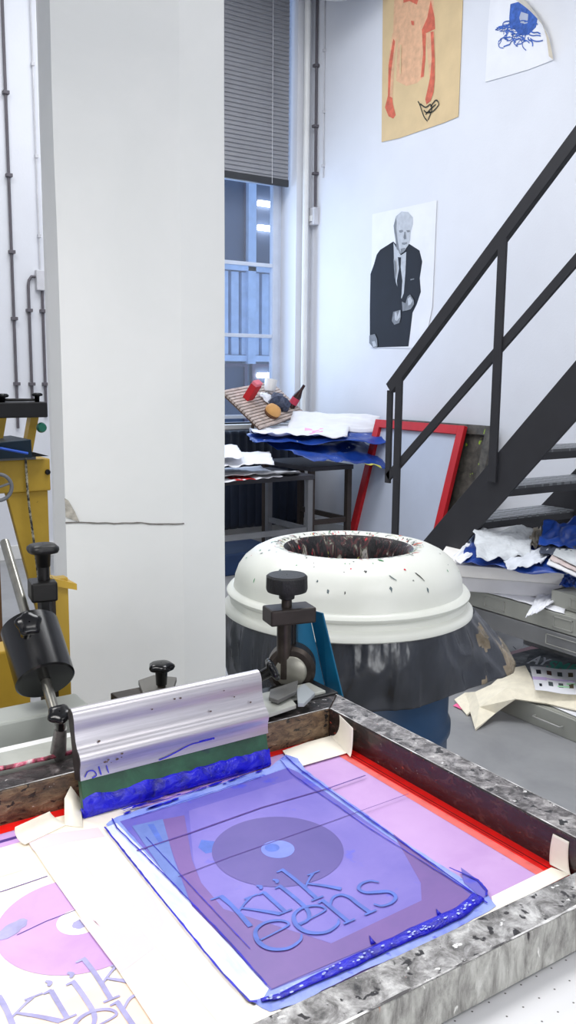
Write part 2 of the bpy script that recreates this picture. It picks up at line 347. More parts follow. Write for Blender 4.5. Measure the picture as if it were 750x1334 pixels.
MB().lathe([(.02,4.41),(.2,4.41),(.30,4.425),(.335,4.47),(.34,5.0)],(4.43,5.95,0),40).build('shell',MT_white,dk,smooth=True,auto=False)
# ------------------------------------------------------------ posters on the right wall
def wp(pts,conv,X=XR-.004): return [px(*conv(x,y),X) for x,y in pts]
G=lambda x,y:(480+x/5.56,240+y/5.56)
S=lambda x,y:(460+x/2.586,y/2.586)
N=(-.0012,0,0)
def layer(m,i,pts,k): m.mi(i).poly(pts,(-.0012*k,0,0))
ms=MB(); I=lambda x,y:(x,y)
ms.mi(0).prism(wp([(485,279),(569,261),(563,400),(552,454),(482,452.5)],I),(-.002,0,0))
for k,(i,pts) in enumerate([
 (1,[(60,510),(85,475),(180,415),(205,440),(230,500),(275,430),(300,435),(370,480),(390,560),(372,680),(380,780),(350,870),(320,930),(305,1060),(290,1175),(60,1182),(10,1090),(10,900),(15,650),(40,580)]),
 (3,[(182,425),(235,515),(274,490),(268,640),(256,790),(240,830),(215,760),(198,705),(186,560)]),
 (1,[(214,528),(237,530),(234,600),(246,700),(240,800),(232,860),(214,790),(206,700),(222,610)]),
 (3,[(188,350),(183,300),(200,232),(240,198),(290,202),(322,240),(322,290),(306,345),(302,400),(290,440),(262,480),(236,505),(205,470),(200,410)]),
 (2,[(188,345),(184,300),(200,240),(206,270),(204,330),(212,400),(222,460),(236,500),(205,470),(198,410)]),
 (2,[(222,335),(248,330),(254,342),(240,352),(226,350)]),(2,[(276,335),(300,332),(302,345),(286,350)]),
 (2,[(262,345),(270,345),(276,396),(262,400),(256,388)]),(2,[(244,424),(280,420),(284,430),(262,440),(246,436)]),
 (2,[(236,470),(262,460),(276,470),(258,490),(236,505)]),
 (2,[(182,925),(235,910),(238,960),(226,1005),(190,1018),(172,990)]),(3,[(192,930),(206,926),(212,960),(228,915),(234,915),(230,965),(210,990),(195,985)]),
 (2,[(246,850),(272,862),(286,815),(305,798),(332,840),(334,870),(310,905),(280,915),(250,920)]),(3,[(288,830),(306,815),(322,845),(310,870),(292,880)]),
 (2,[(10,1095),(50,1085),(66,1120),(70,1175),(40,1185),(10,1150)]),(3,[(30,1140),(50,1135),(62,1170),(40,1180)]),
 (2,[(308,688),(335,682),(336,690),(310,697)]),(2,[(186,540),(200,560),(204,640),(196,690)])]):
    layer(ms,i,wp(pts,G),2+k*.35)
o=ms.build('photo_poster',[MT_paper,MT_phblk,MT_phgry,MT_phlt]); tag(o,'black and white photo poster of a person in dark suit and tie','poster')
ms=MB(); ms.mi(0).prism(wp([(499,-30),(604,-30),(597,152),(578,160),(520,180),(497,185)],I),(-.002,0,0))
for k,(i,pts) in enumerate([
 (2,[(135,112),(140,-30),(268,-30),(278,100),(246,112),(243,200),(240,258),(215,280),(180,290),(145,272),(150,130)]),
 (1,[(168,-30),(228,-30),(215,16),(190,4),(170,10)]),
 (1,[(232,100),(250,60),(262,0),(275,60),(276,98),(246,112),(244,200),(238,258),(228,262),(236,180)]),
 (2,[(133,112),(150,120),(140,200),(133,330),(120,330),(120,200)]),
 (1,[(118,322),(133,330),(135,352),(144,388),(136,400),(120,392),(108,362)]),
 (1,[(136,130),(142,140),(128,250),(124,325),(118,322),(120,220)]),
 (2,[(246,112),(274,106),(276,200),(276,262),(258,262),(252,190)]),
 (1,[(262,108),(272,106),(276,200),(276,265),(272,310),(262,340),(248,352),(244,335),(252,300),(260,262),(266,200)]),
 (1,[(196,70),(206,72),(206,86),(198,84)]),(0,[(160,150),(164,152),(163,250),(158,248)])]):
    layer(ms,i,wp(pts,S),2+k*.35)
ms.mi(3)
for k,pts in enumerate([[(220,342),(226,352),(240,392),(252,408)],[(228,350),(246,362),(262,352),(266,372),(254,404)],[(262,360),(280,338),(290,352),(270,376),(256,380)],[(240,372),(250,380),(262,376)],[(246,386),(262,368),(280,352)]]):
    ms.strip(cr(wp(pts,S),4),.009,(-1,0,0),(-.008,0,0))
o=ms.build('drawing_poster',[MT_kraft,MT_inkred,MT_inkpk,MT_inkbk]); tag(o,'brown paper drawing of a red torso and arms pinned on the wall','poster')
ms=MB(); arc=[(655,-14),(672,0),(690,14),(706,32),(716,52),(721,78)]
ms.mi(0).prism(wp([(632,107),(636,30),(640,-14)]+arc+[(690,90),(660,99)],I),(-.002,0,0))
ms.mi(1)
e=wp(arc,I); 
e=cr(e,4); nE=len(e)
ms.mi(2).add([v+Vector((-.004,0,0)) for v in e]+[v+Vector((-.05,-.03*(1-i/nE),.035*(1-i/nE)+.01)) for i,v in enumerate(e)],[(i,i+1,nE+i+1,nE+i) for i in range(nE-1)])
ms.mi(1)
ms.poly(wp([(530,14),(560,6),(600,30),(622,60),(616,92),(590,118),(560,120),(545,100),(528,96),(526,60)],S),(-.003,0,0))
ms.mi(3).poly(wp([(566,40),(590,48),(588,78),(566,84),(560,60)],S),(-.0034,0,0)); ms.mi(1)
rnd=random.Random(3)
for k in range(46):
    x0,y0=rnd.uniform(500,600),rnd.uniform(70,140); pts=[(x0,y0)]; a=rnd.uniform(.6,3.9)
    for q in range(4): a+=rnd.uniform(-.9,.9); pts.append((pts[-1][0]+cos(a)*13,pts[-1][1]+abs(sin(a))*12-3))
    ms.strip(cr(wp([(min(640,max(480,x)),min(205,y)) for x,y in pts],S),3),rnd.uniform(.004,.009),(-1,0,0),(-.004-.00003*k,0,0))
o=ms.build('sketch_poster',[MT_paper,MT_blink,M('curled_edge_cream',(238,228,206),.8),M('wash_grey',(176,184,204),.8)]); tag(o,'white paper sketch of a blue tangled tree with curling corner','poster')
# ------------------------------------------------------------ staircase
st=thing('staircase','charcoal steel staircase with open mesh treads climbing to the right','stairs',(3.1,3.93,0))
XS,XF=3.1,3.82; sl=-1.028
zt=lambda y:.622+sl*(y-3.316)
def stringer(x0,x1):
    y0=1.0; th=.268
    yt=3.316+.622/1.028; yb=3.316+(.622-th)/1.028
    return MB().prism([(x0,y0,zt(y0)),(x0,yt,0),(x0,yb,0),(x0,y0,zt(y0)-th)],(x1-x0,0,0))
stringer(XS,XS+.012).build('stringer',MT_stair,st,bev=.002); stringer(XF,XF+.012).build('stringer',MT_stair,st,bev=.002)
tm,nt,b=newmat('tread_checker'); co=coords(nt,(1,1,1)); mp=nt.nodes.new('ShaderNodeMapping'); mp.inputs['Rotation'].default_value=(0,0,R(40)); mp.inputs['Scale'].default_value=(24,24,24); nt.links.new(co,mp.inputs[0])
ck=nt.nodes.new('ShaderNodeTexChecker'); ck.inputs['Scale'].default_value=1; ck.inputs[1].default_value=lin((78,80,84)); ck.inputs[2].default_value=lin((116,120,124)); nt.links.new(mp.outputs[0],ck.inputs[0]); nt.links.new(ck.outputs[0],b.inputs['Base Color']); b.inputs['Roughness'].default_value=.45; bump(nt,b,ck.outputs['Fac'],.6,.004)
k=-7
while True:
    yr=2.612+.180*k; z=1.125-.185*k
    if z<.1: break
    t=MB(); t.mi(0).box((XS+.012,yr,z-.012),(XF,yr+.20,z)); t.mi(1).box((XS+.012,yr,z-.045),(XF,yr+.008,z-.012)); t.mi(1).box((XS+.012,yr+.192,z-.03),(XF,yr+.20,z-.012))
    t.build('tread',[tm,MT_stair],st); k+=1
ra=MB()
def bar(p0,p1,w=.012,h=.05):
    p0,p1=Vector(p0),Vector(p1); d=(p1-p0).normalized(); up=Vector((1,0,0)); s2=d.cross(up).normalized()
    m=MB(); q=[]
    for pp in (p0,p1):
        q.append([pp+up*w/2*a+s2*h/2*b_ for a,b_ in ((-1,-1),(1,-1),(1,1),(-1,1))])
    m.hexa(q[0]+q[1]); return m
YE=3.63
hs=-.945
zh=lambda y:1.375+(-.925)*(y-YE)
bar((XS,YE,zh(YE)),(XS,1.0,zh(1.0)),.03,.062).build('handrail',MT_stair,st,bev=.003)
zm=lambda y:.90+(-.885)*(y-YE)
bar((XS,YE,zm(YE)),(XS,1.0,zm(1.0)),.014,.045).build('middle_rail',MT_stair,st,bev=.002)
bar((XS,YE,zh(YE)-.01),(XS,YE,zm(YE)-.03),.014,.04).build('end_bar',MT_stair,st,bev=.002)
for yy in (3.55,2.875,2.185,1.495):
    bar((XS-.008,yy,zt(yy)-.12 if yy<3.5 else .0),(XS-.008,yy,zh(yy)),.014,.048).build('post',MT_stair,st,bev=.002)
# ------------------------------------------------------------ leaning screens
def leaner(name,label,y0,y1,ztop,xtop,xbot,w,mr,mm,t=.035,dz=0):
    o=thing(name,label,'silkscreen',(xbot,(y0+y1)/2,0))
    up=Vector((xtop-xbot,0,ztop)); L=up.length; u=up/L; nrm=Vector((-u.z,0,u.x))
    B=Vector((xbot,0,0))
    def slab(ya,yb,sa,sb,n0,n1):
        m=MB(); q=[]
        for n_ in (n0,n1):
            for yy,s_ in ((ya,sa),(yb,sa),(yb,sb),(ya,sb)): q.append(B+u*s_+nrm*n_+Vector((0,yy,0)))
        return m.hexa(q)
    slab(y0,y0+w,0,L,0,t).build('rail',mr,o,bev=.002); slab(y1-w,y1,0,L,0,t).build('rail',mr,o,bev=.002)
    slab(y0+w,y1-w,0,w,0,t).build('rail',mr,o,bev=.002); slab(y0+w,y1-w,L-w,L,0,t).build('rail',mr,o,bev=.002)
    slab(y0+w,y1-w,w,L-w,.002,.004).build('mesh',mm,o)
    return o
leaner('silkscreen','large red screen frame leaning against the right wall behind the stairs',4.63,5.64,1.075,4.70,4.40,.065,MT_redF,MT_meshgrey)
leaner('silkscreen','dark stained wooden screen frame leaning behind the red one',4.40,5.52,1.085,4.755,4.50,.07,MT_woodf,MT_woodf)
# ------------------------------------------------------------ radiator, plank with objects
rd=thing('radiator','dark cast radiator standing under the window','radiator',(4,6.6,0))
for i in range(17):
    x=3.2+i*.085; MB().tube([(x,6.60,.1),(x,6.60,.14),(x,6.60,.92),(x,6.60,.955)],[.02,.036,.036,.02],10,squash=2.1).build('column',MT_rad,rd,smooth=True,auto=False)
MB().tube([(3.15,6.6,.18),(4.62,6.6,.18)],.018,8).build('pipe',MT_rad,rd,smooth=True); MB().tube([(3.15,6.6,.86),(4.62,6.6,.86)],.018,8).build('pipe',MT_rad,rd,smooth=True)
for x in (3.2,4.56): MB().box((x-.02,6.54,0),(x+.02,6.66,.12)).build('foot',MT_rad,rd)
# tilted plank board
P0=py(288,511,6.42); P1=py(339,560,6.1); P2=py(397,541,6.34); P3=py(352,499,6.68)
def bil(u,v): return P0*(1-u)*(1-v)+P1*u*(1-v)+P2*u*v+P3*(1-u)*v
nb=(P1-P0).cross(P3-P0).normalized(); nb=nb if nb.z>0 else -nb
pw=M('plank_wood',(190,174,164),.7,var=.12,scale=20); pd=M('plank_gap',(94,74,62),.8)
m=MB(); NP=15
for i in range(NP):
    u0,u1=i/NP,(i+.72)/NP; q=[bil(u0,0),bil(u1,0),bil(u1,1),bil(u0,1)]; m.hexa(q+[v+nb*.02 for v in q])
pb=thing('slatted_board','tilted slatted wooden board with props fixed on it in front of the window','board',tuple(P1))
m.build('slats',pw,pb); q=[bil(0,0),bil(.98,0),bil(.98,1),bil(0,1)]; MB().hexa([v-nb*.012 for v in q]+q).build('backing',pd,pb)
q0=bil(.55,.3); MB().tube([q0-nb*.01,Vector((q0.x,q0.y+.1,WZ0-.06))],.015,8).build('prop_leg',pd,pb)
def onb(u,v,h=.02): return bil(u,v)+nb*h
# red carton (box on end)
a=onb(.30,.28); ax=nb; u_=(P1-P0).normalized(); v_=nb.cross(u_)
def obx(c,du,dv,dn): 
    q=[c+u_*a_*du+v_*b_*dv for a_,b_ in ((-1,-1),(1,-1),(1,1),(-1,1))]; return MB().hexa(q+[p_+nb*dn for p_ in q])
ct=thing('carton','small red and pink carton standing on the slatted board','carton',tuple(a))
obx(a,.03,.045,.15).build('box',MT_redF,ct,bev=.004); obx(a+nb*.15,.028,.043,.03).build('lid',M('carton_pink',(226,120,132),.6),ct,bev=.004)
a=onb(.3,.70)
cu=thing('mug','white cup lying on its side on the slatted board','cup',tuple(a)); d=(v_*.3-u_*.5+nb*.6).normalized()
MB().lathe([(.0,0),(.04,.0),(.05,.02),(.055,.1),(.05,.1),(.045,.03),(0,.02)],a+nb*.03,24,axis=d).build('body',MT_white,cu,smooth=True)
MB().lathe([(.0,.075),(.05,.075)],a+nb*.03,20,axis=d).build('drink',M('drink_red',(110,36,40),.5),cu)
a=onb(.78,.38)
bg=thing('burger','round golden bun lying at the lower edge of the slatted board','food prop',tuple(a))
MB().lathe([(.0,0),(.06,0),(.068,.015),(.06,.03)],a,20,axis=nb,cap=True).build('patty',M('patty_brown',(104,68,44),.8),bg,smooth=True)
MB().lathe([(.068,.03),(.07,.045),(.055,.075),(.03,.088),(.001,.09)],a,20,axis=nb).build('bun',M('bun_gold',(206,154,92),.7),bg,smooth=True,auto=False)
a=onb(.62,.62)
tag(MB().lathe([(.0,0),(.07,.0),(.092,.03),(.085,.07),(.045,.10),(.001,.11)],a,18,axis=nb,f=lambda r,z,t:(r*(1+.25*sin(3*t)),z+.02*cos(5*t)*r*10)).build('crumpled_can',M('slate_foil',(62,68,86),.35,metal=.3,var=.3,scale=40),smooth=True,auto=30),'dark crumpled lump of foil in the middle of the slatted board','foil')
tag(MB().grid(lambda u,v:onb(.28+.34*u,.48+.2*v,.03+.04*abs(nse((u*3,v*3,0),1.5))),10,10).build('napkin',MT_paper,smooth=True,solid=.003),'crumpled pale napkin lying between the cup and the carton','napkin')
a=onb(.74,.86); d=(nb*.8+Vector((.35,0,.5))).normalized()
bt=thing('sauce_bottle','brown glass bottle with red label standing on the slatted board','bottle',tuple(a))
MB().lathe([(0,0),(.034,0),(.036,.01),(.036,.11),(.014,.17),(.013,.22),(.0,.222)],a,20,axis=d).build('glass',M('brown_glass',(54,28,26),.15),bt,smooth=True)
MB().lathe([(.0368,.03),(.0368,.09)],a,20,axis=d).build('label_band',M('label_redpink',(196,60,84),.6),bt,smooth=True)
# ------------------------------------------------------------ tables with papers near window
def sheet(name,label,cat,corners,amp,seed,mat,nu=26,nv=20,thick=.0015,rag=.0,freq=2.5,fold=1.0,group=None,smooth=True,mats=None,mi=None):
    c=[Vector(v) for v in corners]
    def fn(u,v):
        uu=u+rag*nse((v*4,seed,0),2)*(1 if .5<u else -1)*abs(2*u-1)**3; vv=v+rag*nse((u*4,seed,5),2)*(1 if v>.5 else -1)*abs(2*v-1)**3
        p_=c[0]*(1-uu)*(1-vv)+c[1]*uu*(1-vv)+c[2]*uu*vv+c[3]*(1-uu)*vv
        h=(1-abs(nse((u*freq,v*freq,seed),1.6))*2)*fold+nse((u*freq*2,v*freq*2,seed+4),2)*.4
        p_.z+=amp*max(-.2,h)
        return p_
    m=MB().grid(fn,nu,nv); 
    if mi: 
        for k in range(len(m.f)): m.m[k]=mi((k%nu)/nu,(k//nu)/nv)
    o=m.build(name,mats or mat,smooth=smooth,solid=thick,auto=False); return tag(o,label,cat,group)
def table(name,label,x0,x1,y0,y1,z,mt,ml,shelf=None):
    t=thing(name,label,'table',((x0+x1)/2,(y0+y1)/2,0))
    MB().box((x0,y0,z-.035),(x1,y1,z)).build('tabletop',mt,t,bev=.004)
    for x,y in ((x0+.03,y0+.03),(x1-.03,y0+.03),(x0+.03,y1-.03),(x1-.03,y1-.03)): MB().box((x-.022,y-.022,0),(x+.022,y+.022,z-.035)).build('leg',ml,t,bev=.003)
    if shelf: 
        MB().box((x0+.03,y0+.02,shelf-.02),(x1-.03,y0+.045,shelf+.02)).build('stretcher',ml,t); MB().box((x1-.045,y0+.03,shelf-.02),(x1-.02,y1-.03,shelf+.02)).build('stretcher',ml,t)
    return t
table('work_table','grey metal work table under loose papers left of the radiator end',2.75,3.86,5.36,5.98,.70,MT_desk,MT_steelleg,.28)
table('side_table','dark side table by the right wall under blue wrapping sheets',3.92,4.34,5.5,6.22,.74,MT_desk,M('table_leg_dark',(60,52,48),.6),.3)
def pile(pts): return [Vector(p_) for p_ in pts]
sheet('paper_sheet','glossy magazine page with red print, lowest on the work table','paper',[(2.95,5.22,.705),(3.50,5.25,.71),(3.72,5.9,.715),(2.9,5.9,.71)],.012,3,MT_paper,mats=[MT_paper,MT_magred],mi=lambda u,v:1 if (.25<u<.55 and v<.3 and nse((u*6,v*9,0),2)>-.15) else 0)
sheet('paper_sheet','grey sheet with dark torn edge on the work table pile','paper',[(2.9,5.26,.735),(3.64,5.26,.73),(3.82,5.5,.69),(2.9,5.95,.74)],.02,5,MT_paper2,rag=.05)
sheet('paper_sheet','broad white sheet across the middle of the work table pile','paper',[(2.9,5.28,.80),(3.42,5.24,.80),(3.74,5.8,.83),(2.9,5.95,.81)],.022,8,MT_paper)
sheet('paper_sheet','small white sheet topmost on the work table pile','paper',[(2.9,5.3,.86),(3.22,5.32,.85),(3.5,5.9,.89),(2.9,5.95,.90)],.015,11,MT_paper)
tag(MB().box((3.0,5.4,.0),(3.6,5.95,.16)).build('floor_crate',M('blue_crate',(30,54,92),.5),bev=.01),'blue flat crate on the floor below the work table','crate')
sheet('blue_wrapping','blue wrapping film draped over the front of the side table','plastic sheet',[(3.84,5.34,.80),(4.60,5.36,.70),(4.70,5.95,.93),(3.80,6.1,.9)],.03,21,MT_blueP,rag=.05,mats=[MT_blueP,M('yellow_tag',(214,210,90),.6)],mi=lambda u,v:1 if(.62<u<.85 and v<.045) else 0)
sheet('blue_wrapping','blue wrapping film folded back under the white sheets by the wall','plastic sheet',[(3.62,5.80,.90),(4.70,5.42,.90),(4.74,6.0,1.0),(3.8,6.25,.93)],.03,27,MT_blueP,rag=.03)
sheet('large_paper','large white curled sheet with pink stain on the blue wrapping','paper',[(3.66,5.9,.965),(4.3,5.55,.94),(4.74,6.05,1.03),(3.86,6.3,.97)],.03,23,MT_paper,mats=[MT_paper,MT_pink],mi=lambda u,v:1 if (.5<u<.72 and .25<v<.5 and nse((u*7,v*7,1),2)>0) else 0)
sheet('large_paper','white sheet standing up against the right wall behind the pile','paper',[(4.1,6.1,.98),(4.72,5.7,.97),(4.78,5.72,1.10),(4.3,6.3,1.12)],.015,29,MT_paper)
# ------------------------------------------------------------ yellow press in the left background
Y0=4.3
yp=thing('screen_press','yellow screen printing press with black hinged frame in left background','press',(1.0,Y0,0))
m=MB(); m.box((.2,Y0,.86),(1.474,Y0+.7,1.02)); m.build('body',MT_yellow,yp,bev=.006)
m=MB(); a=py(8,640,Y0+.02); b_=py(42,830,Y0+.02)
m.prism([(a.x,Y0+.02,.86),(1.465,Y0+.02,.86),(1.465,Y0+.02,.0),(1.40,Y0+.02,.0),(b_.x+.06,Y0+.02,b_.z)],(0,.04,0)); m.build('side_leg',MT_yellow,yp,bev=.005)
MB().box((.2,Y0-.01,1.02),(1.40,Y0+.68,1.035)).build('bed',MT_steelleg,yp)
m=MB(); m.box((.3,Y0-.02,1.225),(1.464,Y0+.05,1.30)); m.box((1.40,Y0+.05,1.225),(1.464,Y0+.7,1.30)); m.build('frame_bar',M('press_black',(20,19,21),.4,bmp=.2),yp,bev=.005)
for xa in (1.245,1.405):
    MB().hexa([(xa-.03,Y0+.1,1.02),(xa+.01,Y0+.1,1.02),(xa+.01,Y0+.16,1.02),(xa-.03,Y0+.16,1.02),(xa+.015,Y0+.1,1.23),(xa+.055,Y0+.1,1.23),(xa+.055,Y0+.16,1.23),(xa+.015,Y0+.16,1.23)]).build('support',MT_yellow,yp)
def star(c,ax,r,mat,parent,name='knob',stem=.03,lobes=5,h=.5):
    c=Vector(c); ax=Vector(ax).normalized(); m=MB()
    pr_=[(.001,h*r*1.05),(.35*r,h*r*1.05),(.75*r,h*r*.95),(.97*r,h*r*.65),(r,h*r*.35),(.9*r,.0),(.45*r,-.12*r),(.40*r,-stem),(.001,-stem)]
    m.lathe(pr_,c,40,axis=ax,f=lambda rr,z,a:(rr*(1-.13*(rr/r)**3*(1-cos(lobes*a))*.5*1.4) if z>-.01*r else rr,z)); return m.build(name,mat,parent,smooth=True,auto=False)
star((1.419,Y0+.0,1.33),(0,0,1),.028,MT_black,yp); star((1.25,Y0+.0,1.325),(0,0,1),.032,MT_black,yp)
MB().tube([(1.2,Y0,1.31),(1.3,Y0,1.312),(1.42,Y0,1.31)],.006,8).build('rod',MT_blackm,yp)
a=py(54,557,Y0-.0); MB().lathe([(.0,-.02),(.02,-.02),(.026,0),(.02,.02),(0,.02)],a,20,axis=(0,1,0)).build('green_knob',M('knob_green',(30,104,84),.4),yp,smooth=True)
a=py(62,615,Y0-.005); MB().lathe([(0,0),(.014,0),(.012,.01),(0,.012)],a,16,axis=(0,-1,0)).build('bolt',MT_blackm,yp)
tr_=thing('ink_tray','dark blue tray with tools lying on the yellow press','tray',(1.28,Y0-.03,1.035))
m=MB(); m.hexa([(.9,Y0-.08,1.036),(1.36,Y0-.08,1.036),(1.38,Y0+.2,1.036),(.9,Y0+.2,1.036),(.9,Y0-.1,1.10),(1.352,Y0-.1,1.125),(1.352,Y0+.22,1.125),(.9,Y0+.22,1.10)]); m.build('pan',M('tray_blue',(20,40,54),.4),tr_,bev=.004)
MB().tube([(1.2,Y0-.105,1.09),(1.33,Y0-.108,1.06)],.006,8).build('handle',M('tool_blue',(50,90,190),.4),tr_)
tag(MB().hexa([(1.34,Y0-.08,1.04),(1.45,Y0-.06,1.038),(1.45,Y0,1.038),(1.34,Y0,1.04),(1.36,Y0-.08,1.062),(1.37,Y0-.07,1.062),(1.37,Y0,1.06),(1.36,Y0,1.06)]).build('spatula',MT_blackm,bev=.002),'dark pointed spatula lying beside the blue tray','spatula')
hw=py(-2,635,Y0-.12)
wh=thing('hand_wheel','grey metal hand wheel at left edge beside the yellow press','wheel',tuple(hw))
MB().tube([hw+Vector((cos(t)*.062,0,sin(t)*.062)) for t in [2*PI*i/32 for i in range(33)]],.009,10,cap=False).build('rim',MT_steelleg,wh,smooth=True,auto=False)
for t in (0.3,2.4,4.5): MB().tube([hw,hw+Vector((cos(t)*.06,0,sin(t)*.06))],.006,8).build('spoke',MT_steelleg,wh)
MB().tube([hw,hw+Vector((0,.13,0))],.008,8).build('axle',MT_steelleg,wh)
cpts=[py(x,y,Y0-.02) for x,y in ((33,588),(34,610),(37,650),(42,690),(46,720),(50,760),(54,850))]
tag(MB().tube(cr(cpts,5),.006,8).build('speckled_cord',mott('cord_speckle',[(.4,(30,28,28)),(.6,(190,184,160))],60,.6,(),0),smooth=True),'black and cream cord hanging down the yellow press','cord')
MB().box((1.12,Y0+.1,0),(1.235,Y0+.16,.86)).build('rear_leg',M('brown_leg',(104,72,40),.6),yp)
# grey bench beside (light surface seen left)
tag(MB().box((.0,3.2,.0),(.95,4.0,.30)).build('floor_plinth',M('plinth_grey',(176,178,184),.6),bev=.01),'low pale grey plinth on the floor at the left edge','plinth')
# ------------------------------------------------------------ waste bin
bc=Vector((1.349,1.725,0))
wb_=thing('waste_bin','large blue drum bin with cream domed lid and ink-splattered opening','bin',tuple(bc))
MB().lathe([(.24,0),(.262,.01),(.262,.25),(.270,.26),(.270,.28),(.262,.29),(.262,.55),(.270,.56),(.270,.58),(.262,.59),(.265,.86),(.25,.86),(.25,.03),(0,.03)],bc,64).build('drum',MT_drum,wb_,smooth=True)
MB().lathe([(.297,.868),(.306,.862),(.313,.866),(.313,.876),(.305,.884),(.297,.888),(.2955,.903),(.303,.907),(.305,.914),(.300,.921),(.288,.925),(.2865,.93),(.284,.950),(.276,.972),(.262,.992),(.24,1.010),(.215,1.022),(.192,1.0275),(.174,1.0262),(.163,1.021)],bc,96).build('lid',MT_bin,wb_,smooth=True,auto=50)
MB().lathe([(.163,1.021),(.154,1.012),(.146,.995),(.14,.96),(.136,.9),(.13,.85)],bc,96,f=lambda r,z,a:(r*(1+.012*sin(9*a)*nse((a,z,0),3)),z)).build('chute',MT_splat,wb_,smooth=True,auto=False)
# dried splashes on the lid rim
spm=[M('splash_'+n_,c_,.4) for n_,c_ in (('black',(24,22,26)),('red',(214,44,70)),('grey',(90,104,108)),('green',(60,150,90)),('white',(206,206,204)),('orange',(214,104,70)),('lime',(178,186,80)))]
def lidpt(r,a):
    prof=[(.163,1.021),(.174,1.0262),(.192,1.0275),(.215,1.022),(.24,1.010),(.262,.992),(.276,.972),(.284,.950)]
    for (r0,z0),(r1,z1) in zip(prof,prof[1:]):
        if r0<=r<=r1: z=z0+(z1-z0)*(r-r0)/(r1-r0); return bc+Vector((cos(a)*r,sin(a)*r,z+.0009))
    return bc+Vector((cos(a)*r,sin(a)*r,1.022))
rnd=random.Random(11); m=MB()
for k in range(260):
    a=rnd.uniform(0,2*PI); r=.160+abs(rnd.gauss(0,.011)); mi_=rnd.choice([0,0,0,1,2,3,4,4,5,6]); L=rnd.uniform(.003,.017); w=rnd.uniform(.0015,.004)
    r1=min(.27,r+L); a1=a+rnd.uniform(-.06,.06); m.mi(mi_).strip([lidpt(r+(r1-r)*q/3,a+(a1-a)*q/3) for q in range(4)],[w*.6,w,w*.8,w*.2],(0,0,1))
for k in range(70):
    a=rnd.uniform(0,2*PI); r=rnd.uniform(.175,.28); w=rnd.uniform(.0015,.0035); m.mi(rnd.choice([0,2,2,0,3,1])); m.poly([lidpt(min(.283,r+w*cos(t)*rnd.uniform(.5,1.3)),a+w*sin(t)*rnd.uniform(.5,1.3)/r) for t in [2*PI*q/7 for q in range(7)]])
for (xp,yp_,mi_,L,dirn) in ((535,712,5,.045,-.8),(520,702,5,.035,-.9),(548,738,0,.03,-.9),(500,728,2,.03,-.6),(400,716,4,.03,.0),(492,733,3,.018,-1.2),(512,742,2,.02,-.7),(318,742,2,.03,-3)):
    P_=pz(xp,yp_,1.02)-bc; a=math.atan2(P_.y,P_.x); r=min(.25,max(.165,Vector((P_.x,P_.y)).length)); m.mi(mi_).strip([lidpt(min(.28,r+L*.6*q/4),a+.05*q/4) for q in range(5)],[.003,.007,.008,.006,.002],(0,0,1))
m.build('ink_splash',spm,wb_)['kind']='stuff'
# bin bag skirt
bagc=thing('bin_bag','dark translucent plastic bag bunched around the drum below the lid','bag',tuple(bc+Vector((0,0,.7))))
def bagf(z0,z1,fl):
    def fn(u,v):
        a=u*2*PI; t=v
        adir=R(-32); da=math.atan2(sin(a-adir),cos(a-adir)); flare=math.exp(-(da/.42)**2)
        r=.302+.008*sin(PI*t)+.006*t*(.5+nse((cos(a)*2,sin(a)*2,0),2))
        z=z0+(z1-z0)*t-.014*t*nse((cos(a)*2,sin(a)*2,3),1.2)
        r+=flare*(.015+.115*t**1.1)*fl; z+=flare*(.045*t-.035*t*math.exp(-((da+.15)/.2)**2))
        aa=a+.5*(t-.5)*nse((cos(a)*1.5,sin(a)*1.5,4),1.3); cr_=abs(nse((cos(aa)*3.2,sin(aa)*3.2,t*.45),2.0)); r+=(.006-.034*min(.35,cr_))*(.12+sin(PI*min(1,t*.9)))*1.0
        r=max(.278,r)
        return bc+Vector((cos(a)*r,sin(a)*r,z))
    return fn
bm_=MB().grid(bagf(.872,.700,1),220,26)
nu=220
for k in range(len(bm_.f)):
    a=((k%nu)/nu)*2*PI; t=(k//nu)/26; adir=R(-32); da=math.atan2(sin(a-adir),cos(a-adir)); 
    bm_.m[k]=1 if (abs(da)<.55 and nse((a*7,t*1.2,2),1.6)>(-.05+.9*abs(da)-.5*t+.25)) else 0
bm_.build('bag_skirt',[MT_bag,MT_bag2],bagc,smooth=True,auto=False,solid=.0008)
# ------------------------------------------------------------ drawers, stack and things under the stair
def drawer(name,label,x0,x1,y0,y1,z0,z1,hand,mat=MT_drawer,grp=None,slots=()):
    d=thing(name,label,'drawer',(x0,(y0+y1)/2,z0),grp)
    m=MB(); m.box((x0+.012,y0,z0),(x1,y1,z0+.01)); m.box((x0+.012,y0,z0),(x1,y0+.012,z1)); m.box((x0+.012,y1-.012,z0),(x1,y1,z1)); m.box((x1-.012,y0,z0),(x1,y1,z1)); m.box((x0+.012,y0,z1-.008),(x1,y1,z1))
    m.build('tray',mat,d)
    MB().box((x0,y0,z0),(x0+.012,y1,z1)).build('front',mat,d,bev=.003)
    if hand is not None:
        ha,hb=hand; zc=(z0+z1)/2
        MB().tube([(x0,ha,zc),(x0-.018,ha,zc),(x0-.02,ha-.004,zc),(x0-.02,hb+.004,zc),(x0-.018,hb,zc),(x0,hb,zc)],.004,8).build('handle',M('handle_steel',(170,170,166),.35,metal=.4),d,smooth=True)
    for (ya,yb) in slots:
        m=MB()
        for a_,b_ in (((ya,z0+.016),(yb,z0+.019)),((ya,z1-.019),(yb,z1-.016)),((ya,z0+.016),(ya+.004,z1-.016)),((yb-.004,z0+.016),(yb,z1-.016))): m.box((x0-.003,a_[0],a_[1]),(x0+.001,b_[0],b_[1]))
        m.build('card_holder',M('holder_steel',(168,168,162),.4),d)
    return d
drawer('flat_drawer','grey plan drawer on the floor under the canvas bag',2.84,3.72,1.7,2.62,.0,.09,(2.34,2.20))
